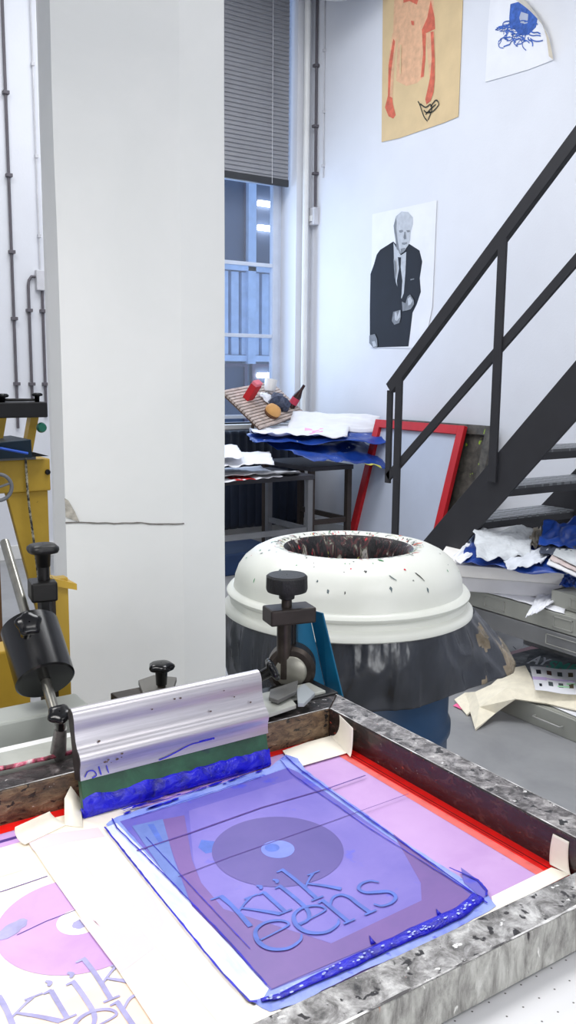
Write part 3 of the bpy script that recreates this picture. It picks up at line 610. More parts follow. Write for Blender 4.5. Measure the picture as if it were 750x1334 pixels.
drawer('flat_drawer','darker grey plan drawer hanging over the prints, below the paler one',2.95,3.75,1.7,2.95,.307,.384,None,MT_drawerD,slots=((2.20,2.40),))
drawer('flat_drawer','pale grey plan drawer with recessed pull, under the white board stack',2.955,3.75,1.7,2.95,.388,.466,None,slots=((2.27,2.37),(2.64,2.76)))
drawer('flat_drawer','short grey plan drawer topmost at the right edge of the pile',3.02,3.75,1.7,2.44,.468,.54,None,slots=((2.2,2.34),))
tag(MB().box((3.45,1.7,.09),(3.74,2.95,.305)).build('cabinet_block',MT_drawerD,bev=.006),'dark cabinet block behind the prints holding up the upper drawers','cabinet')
# prints on the lower drawer
A=lambda x,y,z:pz(x,y,z)
ps=MB(); ZP=.094
ps.mi(0).prism([(2.86,2.05,ZP),(3.44,2.05,ZP),(3.44,2.93,ZP),(2.90,2.60,ZP)],(0,0,.001))
PX=lambda pts,h: [A(x,y,ZP+.0012+h) for x,y in pts]
ps.mi(2).poly(PX([(650,862),(662,850),(690,842),(720,838),(760,850),(760,856),(700,846),(672,852),(664,862),(680,872),(670,876),(656,872)],.0))
ps.mi(1).poly(PX([(658,860),(668,852),(692,846),(716,843),(762,856),(790,890),(712,884),(690,876),(668,870),(660,866)],.0003))
ps.mi(5).poly(PX([(664,861),(672,856),(690,852),(684,862),(674,867),(666,865)],.0006))
ps.mi(3); ps.strip(PX([(646,849),(658,852),(660,851)],.0002),.006,(0,0,1)); ps.strip(PX([(668,842),(672,846)],.0002),.005,(0,0,1))
prt=tag(ps.build('print_sheet',[MT_paper,M('print_grey',(122,124,128),.7,var=.3,scale=14),M('print_pink',(232,196,206),.7),MT_phblk,MT_paper,M('print_grey_pale',(150,152,156),.7,var=.2,scale=30)]),'large printed sheet with grey shapes, white and teal letters on the lowest drawer','print')
def lettering(text,quad,mat,h):
    cu=bpy.data.curves.new('lettering','FONT'); cu.body=text; cu.size=1; cu.offset=.03
    t=bpy.data.objects.new('lettering_curve',cu); C.objects.link(t); bpy.context.view_layer.update()
    me=bpy.data.meshes.new_from_object(t.evaluated_get(bpy.context.evaluated_depsgraph_get())); bpy.data.objects.remove(t)
    xs=[v.co.x for v in me.vertices]; ys=[v.co.y for v in me.vertices]; x0,x1,y0,y1=min(xs),max(xs),min(ys),max(ys)
    Q=[Vector(A(x,y,ZP+.0012+h)) for x,y in quad]
    for v in me.vertices:
        u=(v.co.x-x0)/(x1-x0); w_=(v.co.y-y0)/(y1-y0); v.co=Q[0]*(1-u)*(1-w_)+Q[1]*u*(1-w_)+Q[2]*u*w_+Q[3]*(1-u)*w_
    me.materials.clear(); me.materials.append(mat); o_=bpy.data.objects.new('lettering',me); C.objects.link(o_); o_.parent=prt; return o_
teal=M('print_teal',(86,176,158),.7)
lettering('AY',[(685,864),(712,867),(719,859),(698,853)],MT_paper,.0009); lettering('SM',[(709,871),(735,875),(743,864),(719,860)],teal,.0009); lettering('BE',[(737,875),(765,879),(772,868),(746,865)],teal,.0009)
# canvas bag
A=lambda x,y,z:pz(x,y,z)
cb=MB()
pts=[A(619,951,.004),A(645,929,.035),A(671,911,.104),A(712,917,.100),A(762,928,.105),A(762,905,.150),A(700,899,.142),A(684,868,.140),A(664,872,.135),A(640,893,.115),A(620,902,.07),A(606,903,.03)]
ctr=[A(660,897,.135),A(625,922,.055)]
cb.add(pts+ctr,[(0,1,13),(1,2,13),(2,12,13),(2,3,12),(3,6,12),(3,4,5,6),(6,7,12),(7,8,12),(8,9,12),(9,10,12),(10,13,12),(10,11,13),(11,0,13)])
cg=thing('canvas_bag','cream canvas tote bag draped over the lowest drawer onto the floor','bag',(2.65,2.45,0))
cb.build('body',MT_canvas,cg,smooth=False,solid=.010)
MB().add([A(592,912,.012),A(606,903,.03),A(619,922,.03),A(608,932,.004)],[(0,1,2,3)]).build('strap',MT_canvas,cg,solid=.008)
sw=MB(); q=[A(690,868,.150),A(765,874,.152),A(765,907,.158),A(697,899,.152)]
def sq(u,v): return q[0]*(1-u)*(1-v)+q[1]*u*(1-v)+q[2]*u*v+q[3]*(1-u)*v+Vector((0,0,.002*sin(u*9)))
sw.mi(0).grid(sq,16,6)
def blk(u,v,w,h,mi_): sw.mi(mi_); o_=Vector((0,0,.0015)); sw.add([sq(u,v)+o_,sq(u+w,v)+o_,sq(u+w,v+h)+o_,sq(u,v+h)+o_],[(0,1,2,3)])
for i in range(5):
    blk(.09+.19*i,.16,.085,.17,(1,2,3,4,2)[i])
    if i: blk(.09+.19*i,.62,.085,.16,(1,3,3,4,2)[i])
blk(.1,.74,.05,.1,1)
blk(.0,.46,.26,.12,5); blk(.26,.49,.5,.04,5); blk(.62,.60,.16,.05,6); blk(.45,.72,.22,.05,6)
sw.build('sample_cloth',[MT_paper,MT_phblk,M('swatch_brown',(92,66,60),.7),M('swatch_slate',(78,86,88),.7),M('swatch_olive',(96,86,60),.7),M('dye_lilac',(208,186,232),.7),M('dye_mint',(180,232,188),.7)],cg,solid=.001)
tag(MB().grid(lambda u,v:Vector((2.70+.12*u,2.55+.13*v,.004+.01*abs(nse((u,v,3),3)))),8,8).build('pink_scrap',M('scrap_pink',(240,110,160),.7),solid=.002),'bright pink paper scrap on the floor by the canvas bag','paper')
# slab of boards
A0=Vector((2.77,2.90,0)); B0=Vector((3.12,2.46,0)); dv=Vector((.40,.33,0))
def rslab(z0,z1,ins=0,sh=0):
    a_=A0+dv*sh+(B0-A0)*ins; b2=B0+dv*sh; q=[a_,b2,b2+dv*(1-sh),a_+dv*(1-sh)]; return MB().hexa([v+Vector((0,0,z0)) for v in q]+[v+Vector((0,0,z1)) for v in q])
tag(rslab(.545,.60).build('foam_board',M('board_white',(246,243,238),.7,var=.02),bev=.004),'thick white board topmost in the stack under the blue film','board')
tag(rslab(.475,.543,.03,.03).build('foam_board',M('board_lilac_grey',(216,215,218),.7,var=.03),bev=.006),'greyer thick board under the white one in the stack','board')
sheet('torn_paper','torn white paper hanging over the pale grey drawer front','paper',[A(612,766,.473),A(735,800,.47),A(738,770,.474),A(640,762,.474)],.004,41,MT_paper,rag=.03)
sheet('paper_scrap','white torn scrap curling off the right of the torn paper','paper',[A(684,806,.468),A(700,800,.47),A(735,775,.5),A(700,776,.48)],.01,43,MT_paper,rag=.04)
# wraps on top
sheet('blue_wrapping','blue wrapping film spread on the white board under the tissue','plastic sheet',[A(598,736,.606),A(738,752,.608),A(742,712,.64),A(618,692,.66)],.02,51,MT_blueP,rag=.03)
sheet('paper_triangle','bright white folded sheet at the left end of the board stack','paper',[A(588,727,.625),A(600,736,.618),A(632,708,.63),A(610,706,.635)],.006,53,MT_paper)
sheet('tissue_paper','crumpled white tissue lump on the blue film','tissue',[A(621,734,.635),A(690,728,.635),A(693,690,.70),A(616,692,.70)],.026,55,M('tissue_white',(206,210,214),.85,var=.06,scale=12,bmp=.5,bscale=20),rag=.05,freq=1.6)
sheet('tissue_paper','beige paper tuck beside the crumpled white tissue','tissue',[A(684,716,.65),A(706,714,.65),A(704,690,.69),A(682,694,.69)],.02,57,M('paper_beige',(180,172,158),.85),rag=.04)
sheet('folded_sheet','pale sheet with torn corner lying in front of the tissue','paper',[A(660,744,.63),A(704,736,.63),A(728,712,.665),A(654,724,.64)],.012,59,M('paper_cool',(214,218,226),.8),rag=.04)
sheet('blue_wrapping','dark blue wrapping film bunched at the right edge of the stack','plastic sheet',[A(700,716,.66),A(765,720,.66),A(765,676,.75),A(708,684,.74)],.03,61,MT_blueP,rag=.05,freq=1.5)
sheet('blue_wrapping','blue scrap of film hanging over the right end of the boards','plastic sheet',[A(728,766,.548),A(765,768,.548),A(765,748,.575),A(735,752,.57)],.015,63,MT_blueP,rag=.03)
sheet('slate_sheet','dark slate coloured sheet tucked below the bunched blue film','paper',[A(702,724,.655),A(748,726,.655),A(752,702,.68),A(706,704,.68)],.012,65,M('sheet_slate',(70,76,92),.6),rag=.04)
for i,(dz_,cc,lb) in enumerate(((0,(222,222,224),'white'),(.012,(206,190,186),'pinkish'),(.024,(200,204,206),'pale grey'))):
    sheet('magazine','%s magazine in the small pile at the right frame edge'%lb,'magazine',[A(712+4*i,735-6*i,.64+dz_),A(765,758-6*i,.64+dz_),A(765,730-6*i,.64+dz_),A(716+4*i,728-6*i,.645+dz_)],.004,71+i,M('mag_%d'%i,cc,.6),thick=.006)
# ------------------------------------------------------------ print table and silkscreen
pt=thing('printing_table','pale perforated vacuum printing table under the silkscreen','table',(.35,.6,0))
bm2,nt,b=newmat('vacuum_bed'); co=coords(nt,(48,48,48)); fr=nt.nodes.new('ShaderNodeVectorMath'); fr.operation='FRACTION'; nt.links.new(co,fr.inputs[0])
sb_=nt.nodes.new('ShaderNodeVectorMath'); sb_.operation='SUBTRACT'; nt.links.new(fr.outputs[0],sb_.inputs[0]); sb_.inputs[1].default_value=(.5,.5,0)
ml=nt.nodes.new('ShaderNodeVectorMath'); ml.operation='MULTIPLY'; ml.inputs[1].default_value=(1,1,0); nt.links.new(sb_.outputs[0],ml.inputs[0])
ln=nt.nodes.new('ShaderNodeVectorMath'); ln.operation='LENGTH'; nt.links.new(ml.outputs[0],ln.inputs[0])
c=ramp(nt,ln.outputs['Value'],[(.035,(90,88,86)),(.055,(222,222,224))]); c=mixc(nt,ramp(nt,nz(nt,coords(nt),22,4),[(.70,(0,0,0)),(.73,(255,255,255))]),c,lin((120,104,108)))
nt.links.new(c,b.inputs['Base Color']); b.inputs['Roughness'].default_value=.4
ZB=.900
MB().box((-.35,.02,ZB-.03),(.80,1.02,ZB)).build('bed',bm2,pt,bev=.003)
MB().box((-.33,.04,ZB-.12),(.76,1.00,ZB-.031)).build('vacuum_box',MT_steelleg,pt,bev=.004)
for x,y in ((-.28,.1),(.70,.1),(-.28,.94),(.70,.94)): MB().box((x-.03,y-.03,0),(x+.03,y+.03,ZB-.12)).build('leg',MT_yellow,pt,bev=.004)
sc=thing('silkscreen','ink-stained silkscreen with red edged mesh lying on the printing table','silkscreen',(.42,.77,.903))
X0,X1,Ya,Yb=.03,.814,.485,1.063; xi0,xi1,yi0,yi1=.075,.768,.527,1.020; ZT,ZL=.950,.9035
def rail(pts,mats,nm='rail'): # pts: outer a, outer b, inner b, inner a ; slots top,outer,inner
    m=MB(); q=[Vector((*p_,ZL)) for p_ in pts]+[Vector((*p_,ZT)) for p_ in pts]
    m.add(q,[(3,2,1,0)],1); m.add(q,[(4,5,6,7)],0); m.add(q,[(0,1,5,4)],1); m.add(q,[(2,3,7,6)],2); m.add(q,[(1,2,6,5),(3,0,4,7)],1)
    o=m.build(nm,mats,sc); 
    bmx=bmesh.new(); bmx.from_mesh(o.data); bmesh.ops.remove_doubles(bmx,verts=bmx.verts,dist=1e-6); bmesh.ops.recalc_face_normals(bmx,faces=bmx.faces); bmx.to_mesh(o.data); bmx.free()
    md=o.modifiers.new('bev','BEVEL'); md.width=.0022; md.segments=3; md.limit_method='ANGLE'; return o
e_=.0002
rail([(X0,Ya),(X1,Ya),(xi1,yi0),(xi0,yi0)],[MT_railtopf,MT_railfront,MT_railin])
rail([(X1,Ya+e_),(X1,Yb),(xi1,yi1),(xi1,yi0+e_)],[MT_railtop,MT_railin,MT_railin])
rail([(X1,Yb+e_),(X0,Yb),(xi0,yi1),(xi1,yi1+e_)],[MT_raildark,MT_railback,MT_railback])
rail([(X0,Yb),(X0,Ya),(xi0,yi0),(xi0,yi1)],[MT_railtop,MT_railfront,MT_railin])
ZM=.9055
we=MB()
def edge(p0,p1,w): 
    P_=[Vector((*p0,ZT+.0004)).lerp(Vector((*p1,ZT+.0004)),i/60) for i in range(61)]; we.strip(P_,[w*(.35+1.1*abs(nse((v.x*40,v.y*40,0),1))) for v in P_],(0,0,1))
edge((xi1+.0018,yi0+.01),(xi1+.0018,yi1),.0030); edge((xi0,yi1+.0022),(xi1,yi1+.0022),.0042); edge((X0,Ya+.0022),(X1,Ya+.0022),.0040); edge((X1-.002,Ya),(X1-.002,Yb),.0022)
we.build('worn_edge_highlight',MT_wornhl,sc)['kind']='stuff'  # pale strips paint the highlight along the rail edges, plus worn speckle
def Mp(x,y,h=0): return pz(x,y,ZM+h)
def Mq(pts,h=0): return [Mp(x,y,h) for x,y in pts]
K=(H-ZM)/.53
def T(x,y,h=0,dx=0): return Vector((x*K+dx,y*K,ZM+h))
def circ(cx,cy,r,h,dx=0,n=56): return [Vector((cx*K+dx+r*cos(2*PI*i/n),cy*K+r*sin(2*PI*i/n),ZM+h)) for i in range(n)]
mesh=MB(); D=.00018
mesh.mi(0).poly([(xi0,yi0,ZM),(xi1,yi0,ZM),(xi1,yi1,ZM),(xi0,yi1,ZM)])
BL=Mp(136,1072); BR=Mp(326,1308)
mesh.mi(1).poly([(xi0,yi0,ZM+D),(BR.x+.06,yi0,ZM+D),(BL.x+.06,BL.y,ZM+D),(BL.x+.04,yi1-.03,ZM+D),(xi0,yi1-.03,ZM+D)])
mesh.mi(1).poly([(xi0,yi0,ZM+D*1.05),(xi1-.003,yi0,ZM+D*1.05),(xi1-.003,yi0+.02,ZM+D*1.05),(xi0,yi0+.02,ZM+D*1.05)])
# red edge strips
mesh.mi(2).poly([(xi0,yi1,ZM+2*D),(xi1,yi1,ZM+2*D),(xi1,yi1-.012,ZM+2*D),(xi0,yi1-.022,ZM+2*D)])
mesh.mi(2).poly([(xi1,yi1,ZM+2*D),(xi1,yi0,ZM+2*D),(xi1-.019,yi0,ZM+2*D),(xi1-.019,yi1,ZM+2*D)])
mesh.mi(3).poly([(xi1-.019,yi1,ZM+2*D),(xi1-.019,yi0,ZM+2*D),(xi1-.033,yi0,ZM+2*D),(xi1-.029,yi1,ZM+2*D)])
mesh.mi(4).strip([(xi1-.011,yi1-.02,ZM+3*D),(xi1-.012,.8,ZM+3*D),(xi1-.011,yi0+.03,ZM+3*D)],.0016,(0,0,1))
mesh.mi(4).strip([(xi1-.016,yi1-.06,ZM+3*D),(xi1-.0165,.85,ZM+3*D),(xi1-.015,yi0+.1,ZM+3*D)],.0011,(0,0,1))
# lavender stripes at back left
mesh.mi(5).poly([(xi0,yi1-.024,ZM+2.2*D),(.30,yi1-.024,ZM+2.2*D),(.325,yi1-.05,ZM+2.2*D),(xi0,yi1-.05,ZM+2.2*D)])
mesh.mi(6).poly([(xi0,yi1-.034,ZM+2.6*D),(.312,yi1-.034,ZM+2.6*D),(.315,yi1-.040,ZM+2.6*D),(xi0,yi1-.041,ZM+2.6*D)])
# left print seen through the mesh
DXL=-.232*K
mesh.mi(5).poly(circ(.508,.766,.080,3*D,DXL)); mesh.mi(1).poly(circ(.508,.766,.0215,4*D,DXL))
mesh.mi(11).poly([T(-.0+a_,b_,2.5*D) for a_,b_ in ((.16,.60),(.30,.58),(.34,.64),(.26,.67),(.15,.66))])
mesh.mi(11).poly([T(a_,b_,2.5*D) for a_,b_ in ((.14,.90),(.25,.895),(.26,.885),(.14,.885))])
def smudge(m,x,y,rx,ry,ang,h): 
    c_=Mp(x,y,h); m.poly([c_+Matrix.Rotation(ang,3,'Z')@Vector((rx*cos(t_)*(1+.3*nse((cos(t_)*2,sin(t_)*2,x),1)),ry*sin(t_)*(1+.3*nse((cos(t_)*2,sin(t_)*2,y),1)),0)) for t_ in [2*PI*i/24 for i in range(24)]])
mesh.mi(10); smudge(mesh,16,1210,.018,.009,.5,5*D); smudge(mesh,104,1204,.008,.007,.3,5*D)
mesh.mi(6).strip([Mp(x,y,3.6*D) for x,y in ((0,1162),(30,1152),(62,1141))],.0014,(0,0,1))
mesh.mi(9).strip([Mp(x,y,4.6*D) for x,y in ((22,1218),(60,1200),(100,1185))],.0012,(0,0,1))
glyphs=[
 ([(.410,.722),(.411,.700),(.409,.663)],[.007,.0055,.0065]),([(.398,.722),(.412,.722)],[.003,.003]),
 ([(.412,.690),(.425,.699),(.434,.704)],[.0025,.003,.004]),([(.416,.694),(.430,.680),(.444,.664)],[.003,.005,.0065]),([(.427,.7045),(.443,.7045)],[.0025,.0025]),
 ([(.450,.704),(.450,.686),(.450,.665)],[.0055]*3),([(.443,.703),(.451,.704)],[.0025,.0045]),([(.443,.664),(.458,.664)],[.003,.003]),
 ([(.450,.718),(.4525,.714),(.450,.710)],[.003,.006,.003]),([(.470,.718),(.4725,.714),(.470,.710)],[.003,.006,.003]),
 ([(.470,.704),(.471,.680),(.470,.655),(.462,.642),(.450,.640)],[.0055,.0055,.0055,.004,.005]),([(.463,.703),(.472,.704)],[.0025,.0045]),
 ([(.489,.728),(.490,.700),(.489,.666)],[.0055]*3),([(.481,.727),(.491,.728)],[.0025,.0045]),([(.482,.665),(.497,.665)],[.003,.003]),
 ([(.491,.688),(.503,.698),(.512,.704)],[.0025,.003,.004]),([(.495,.693),(.508,.680),(.520,.665)],[.003,.005,.0065]),([(.505,.7045),(.521,.7045)],[.0025,.0025]),
 ([(.405,.640),(.420,.6415),(.441,.645),(.438,.655),(.424,.660),(.410,.655),(.403,.640),(.406,.625),(.420,.616),(.436,.619),(.443,.626)],[.0022,.0022,.003,.004,.0042,.0045,.0062,.006,.0045,.0035,.002]),
 ([(.449,.640),(.464,.6415),(.485,.645),(.482,.655),(.468,.660),(.454,.655),(.447,.640),(.450,.625),(.464,.616),(.480,.619),(.487,.626)],[.0022,.0022,.003,.004,.0042,.0045,.0062,.006,.0045,.0035,.002]),
 ([(.492,.659),(.492,.640),(.492,.618)],[.0055]*3),([(.485,.658),(.494,.659)],[.0025,.004]),([(.486,.617),(.500,.617)],[.003,.003]),
 ([(.493,.648),(.503,.657),(.513,.657),(.518,.648),(.518,.635),(.519,.618)],[.0025,.0035,.0045,.0055,.0055,.006]),([(.512,.617),(.527,.617)],[.003,.003]),
 ([(.560,.653),(.554,.660),(.543,.661),(.535,.655),(.537,.646),(.548,.640),(.558,.634),(.558,.624),(.548,.618),(.536,.619),(.531,.626)],[.003,.0035,.004,.0045,.005,.0062,.0055,.0045,.004,.0035,.003])]
def lett(m,h,dx=0,off=Vector((0,0,0))):
    for gi,(pts_,w) in enumerate(glyphs):
        P_=[T(a_,b_,h+gi*2e-5,dx)+off for a_,b_ in pts_]
        if len(P_)>2:
            Q=cr(P_,5); W=[]
            for i in range(len(w)-1): W+=[w[i]+(w[i+1]-w[i])*k/5 for k in range(5)]
            W.append(w[-1])
        else: Q,W=P_,list(w)
        m.strip(Q,[q_*.86 for q_ in W],(0,0,1))
mesh.mi(10); lett(mesh,5*D,DXL,Mp(72,1293)-Mp(59,1279))
mesh.build('mesh_fabric',[MT_lav,MT_cream,MT_red,MT_red2,M('rail_line_dark',(110,10,14),.5),MT_purp,MT_linep,MT_faint,MT_tape2,MT_linep,MT_fletter,MT_peach],sc)
# tape pieces
t=MB(); h=.0022
t.mi(0).poly(Mq([(28,1082),(35,1074),(92,1060),(100,1066),(133,1076),(322,1306),(345,1318),(352,1400),(240,1400),(200,1334),(157,1268.7),(62.7,1135)],h))
t.mi(1).poly(Mq([(76,1148),(120,1137),(165,1142),(200,1165),(214,1200),(200,1236),(160,1266),(157,1268),(102,1195),(124,1200),(130,1207),(118,1196),(104,1190)],h+D))
t.mi(2).poly(Mq([(86,1100),(98,1097),(215,1232),(300,1330),(318,1350),(300,1352),(205,1236)],h+2*D))
t.mi(1).poly(Mq([(36,1096),(50,1088),(128,1078),(137,1090),(95,1096),(52,1106),(44,1108)],h+D))
t.build('wide_tape',[MT_tape2,MT_faint,MT_cream],sc)
def tape(pts,h): return MB().poly(Mq(pts,h)).build('tape_strip',MT_tape,sc,solid=.0004)
tape([(368,978),(400,967),(440,956),(455,980),(386,1000),(376,990)],.0030)
tape([(560,1232),(642,1181),(640,1168),(718,1130),(742,1139),(700,1160),(600,1212)],.0026)
tape([(330,1311),(345,1302),(372,1320),(340,1345),(250,1400),(260,1345)],.0027)
# curled ends
def curl(p0,p1,dirv,hgt,ln,name='curled_tape_end'):
    p0,p1=Vector(p0),Vector(p1); dv_=Vector(dirv)
    def fn(u,v): a_=v*1.9; return p0.lerp(p1,u*(1-.25*v))+dv_*(sin(a_)*ln)+Vector((0,0,(1-cos(a_))*hgt))
    return MB().grid(fn,8,12).build(name,MT_tape,sc,smooth=True,solid=.0004,auto=False)
curl(Mp(456,986,.003),Mp(430,958,.003),(.010,.006,0),.030,.8)
curl(Mp(744,1141,.003),Mp(716,1126,.003),(.006,.012,0),.026,.8)
curl(Mp(33,1100,.003),Mp(92,1072,.003),(-.008,.012,0),.014,1)
MB().add([Mp(84,1075,.003),Mp(108,1078,.003),Mp(104,1040,.010),Mp(92,1024,.028),Mp(84,1040,.018)],[(0,1,2),(0,2,4),(4,2,3)]).build('tape_strip',MT_tape,sc,smooth=True,solid=.0006)
# ------------------------------------------------------------ ink on the mesh
ik=thing('ink_layer','wet blue ink film spread over the print area of the mesh','ink',tuple(Mp(400,1130)))
def wob(pts,amp,h,sd=0,n=10,closed=True):
    P_=[Mp(x,y,h) for x,y in pts]; out=[]
    N_=len(P_)
    for i in range(N_ if closed else N_-1):
        a_,b2=P_[i],P_[(i+1)%N_]; d_=b2-a_; L=d_.length; k_=max(2,int(L/.006)); nn=Vector((-d_.y,d_.x,0)).normalized()
        for j in range(k_):
            t_=j/k_; e=sin(PI*t_)**.3; out.append(a_+d_*t_+nn*amp*e*nse((i*3+t_*L*60,sd,0),1))
    return out
f=MB(); h0=.0034
f.mi(0).poly(wob([(138,1074),(152,1064),(240,1035),(350,1000),(372,983),(388,988),(398,1003),(520,1092),(636,1166),(646,1180),(638,1186),(560,1228),(470,1265),(390,1306),(352,1318),(325,1303)],.0022,h0,1))
f.mi(1).poly(wob([(137,1078),(152,1072),(352,1284),(343,1300),(325,1304),(290,1268),(205,1162)],.0008,h0+D,2))
f.mi(2).poly(wob([(156,1070),(250,1042),(340,1012),(375,1000),(388,1006),(500,1086),(628,1172),(606,1186),(470,1243),(352,1290)],.0012,h0+2*D,3))
f.mi(2).poly(wob([(600,1130),(628,1150),(636,1166),(628,1170),(604,1150)],.001,h0+3*D,3))
f.mi(3).poly(Mq([(246,1056),(382,1014),(520,1100),(548,1150),(552,1172),(432,1229),(291,1184),(262,1150),(252,1122)],h0+3*D))
f.mi(4).poly(Mq([(210,1068),(240,1062),(250,1120),(262,1150),(291,1184),(431,1229),(549,1173),(548,1150),(520,1100),(512,1086),(530,1100),(575,1136),(618,1170),(600,1183),(470,1238),(354,1288),(250,1180),(228,1120)],h0+4*D))
f.mi(5).poly(Mq([(172,1076),(212,1067),(226,1118),(246,1172),(216,1140)],h0+5*D))
f.mi(8).poly(Mq([(192,1074),(200,1073),(214,1098),(208,1100)],h0+6*D))
f.mi(8).poly(Mq([(266,1096),(285,1100),(292,1112),(274,1114),(262,1108)],h0+5*D)) if False else None
f.mi(6).poly(circ(.508,.766,.0755,h0+5*D)); f.mi(7).poly(circ(.508,.766,.0192,h0+6*D)); f.mi(8).poly([v+Vector((-.004,.006,0)) for v in circ(.508,.766,.0085,h0+7*D)])
f.mi(9)
for pts_,w in (([(178,1108),(250,1084),(340,1052),(430,1026),(476,1010)],.0022),([(232,1142),(300,1116),(420,1074),(532,1034)],.0010)): f.strip([Mp(x,y,h0+7.5*D) for x,y in pts_],w,(0,0,1))
f.mi(8); lett(f,h0+8*D)
f.mi(10)
def ln_(pts,w,a=.0008,hh=9,sd=0):
    P_=wob(pts,a,h0+hh*D,sd,closed=False); f.strip(P_,[w*(.7+.8*abs(nse((i*.35,sd,2),1))) for i in range(len(P_))],(0,0,1))
ln_([(136,1077),(205,1164),(290,1268),(325,1304),(345,1304)],.0024,.0010,9,1)
ln_([(146,1066),(152,1078),(215,1140),(300,1228),(352,1288)],.0020,.0010,9,2)
ln_([(190,1090),(260,1166),(330,1240)],.0010,.0004,9,3)
ln_([(372,985),(392,1003),(500,1080),(640,1180)],.0024,.0012,9,4)
ln_([(365,990),(380,1008),(480,1078),(620,1166)],.0014,.001,9,5)
ln_([(585,1130),(622,1146),(634,1160),(632,1172)],.0024,.001,9,6)
ln_([(170,1066),(250,1040),(345,1010)],.0012,.002,9,7); ln_([(160,1056),(240,1034),(352,996)],.0018,.0025,9,8)
rnd=random.Random(5)
for k in range(26):
    x=rnd.uniform(165,350); yc=1060-(x-160)*.335; y=yc+rnd.uniform(-9,5); w=rnd.uniform(.001,.0035); L=rnd.uniform(.003,.012); c_=Mp(x,y,h0+9.5*D)
    f.poly([c_+Vector((cos(t_)*L,sin(t_)*w+cos(t_)*L*.1,0)) for t_ in [2*PI*i/9 for i in range(9)]])
f.mi(8); f.poly(Mq([(262,1094),(280,1096),(287,1108),(268,1112),(258,1104)],h0+3.5*D))
f.build('ink_film',[MT_wet,MT_pale,MT_film,MT_film2,MT_ground,MT_teal,MT_disc,MT_discL,MT_let,MT_linep,MT_line],ik)
# thick bead of ink at the front
path=cr([Mp(x,y,.005) for x,y in ((340,1303),(365,1297),(400,1280),(440,1262),(480,1243),(520,1224),(560,1206),(595,1190),(612,1178),(622,1168))],14)
mb=MB(); mb.tube([v+Vector((.0008*nse(v*90,1),.0012*nse(v*70,1,3),0)) for v in path],[(.0022+.0062*min(1,(i/len(path))*1.6))*(1+.22*nse(v*35,1,5)) for i,v in enumerate(path)],14,squash=.3)
mb.build('ink_bead',MT_ink,ik,smooth=True,auto=False)
mb=MB()
for (x,y,x1,y1) in ((486,1230,481,1219),(572,1192,568,1184)): mb.tube([Mp(x,y,.004),Mp((x+x1)/2,(y+y1)/2,.006),Mp(x1,y1,.005)],[.003,.0013,.0004],8)
mb.build('ink_peak',MT_ink,ik,smooth=True,auto=False)
m=MB(); wm=MT_paper
rnd=random.Random(9)
for k in range(60):
    i=rnd.randrange(6,len(path)-10); v=path[i]+Vector((rnd.uniform(-.004,.004),rnd.uniform(-.006,.002),.0034)); r_=rnd.uniform(.0004,.0013)
    m.poly([v+Vector((r_*cos(t_)*1.8,r_*sin(t_),0)) for t_ in [2*PI*q_/6 for q_ in range(6)]])
m.build('paper_fleck',M('fleck_pale',(176,190,244),.5),ik)['kind']='stuff'
# ------------------------------------------------------------ squeegee
S0=Vector((.364,.986,ZM+.003)); SW=.2735; su=Vector((0,.030,.122)).normalized(); sn=Vector((0,-su.z,su.y))
sg=thing('squeegee','silver squeegee with green blade coated in blue ink on the mesh','squeegee',tuple(S0))
def sp(s_,t_,x=0): return S0+su*s_+sn*t_+Vector((x,0,0))
front=[(.043,.0085),(.050,.0092),(.057,.0110),(.064,.0150),(.070,.0160),(.076,.0135),(.082,.0085),(.090,.0062),(.102,.0060),(.112,.0078),(.120,.0085),(.127,.0065),(.1315,.001),(.131,-.004),(.126,-.0075),(.112,-.0075),(.095,-.0065),(.080,-.0070),(.066,-.009),(.055,-.0085),(.043,-.0085)]
fr_c=cr([sp(a_,b2) for a_,b2 in front],4)
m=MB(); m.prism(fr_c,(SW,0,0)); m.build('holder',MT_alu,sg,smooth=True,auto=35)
m=MB(); m.prism([sp(a_,b2,-.0012) for a_,b2 in front],(.0012,0,0)); m.build('end_plate',MT_edge,sg)
m=MB(); m.prism([sp(a_,b2,.001) for a_,b2 in ((.0,.004),(.002,.0055),(.046,.0055),(.046,-.0055),(.002,-.0055),(.0,-.004))],(SW-.002,0,0)); m.build('blade',MT_green,sg,bev=.001)
def inkf(u,v):
    x=u*SW; top=.0215+.0045*nse((x*30,1,0),1)+.002*nse((x*90,2,0),1); top*=1-.25*u*0
    s_=-.0015+(top+.0015)*v; bul=.0062+.003*sin(PI*min(1,v*1.05))**.6+.0012*nse((x*70,v*4,7),1)
    e=min(1,u*25,(1-u)*25); return sp(s_,.0052+(bul-.0052)*e*(1 if v<.97 else .2),x+.0008)
m=MB().grid(inkf,140,14); m.build('ink_coating',MT_ink,sg,smooth=True,auto=False)
m=MB(); m.tube([sp(.002,.0,x) for x in [SW*i/30 for i in range(31)]],[.0066*(1+.1*nse((i*.4,0,0),1)) for i in range(31)],10).build('ink_bottom',MT_ink,sg,smooth=True,auto=False)
m=MB(); nn=sn
for pts_,w in (([(.005,.047),(.010,.053),(.017,.052),(.020,.046),(.014,.044)],.0014),([(.024,.056),(.026,.045)],.0018),([(.034,.055),(.036,.045)],.0012),
    ([(.105,.045),(.120,.047),(.150,.054),(.165,.0545),(.185,.0545)],.0016),([(.165,.056),(.183,.0565),(.188,.054)],.0026)):
    MB().strip(cr([sp(b2,.0108,a_) for a_,b2 in pts_],4),w,nn).build('ink_marking',MT_line,sg)
m=MB()
rnd=random.Random(2)
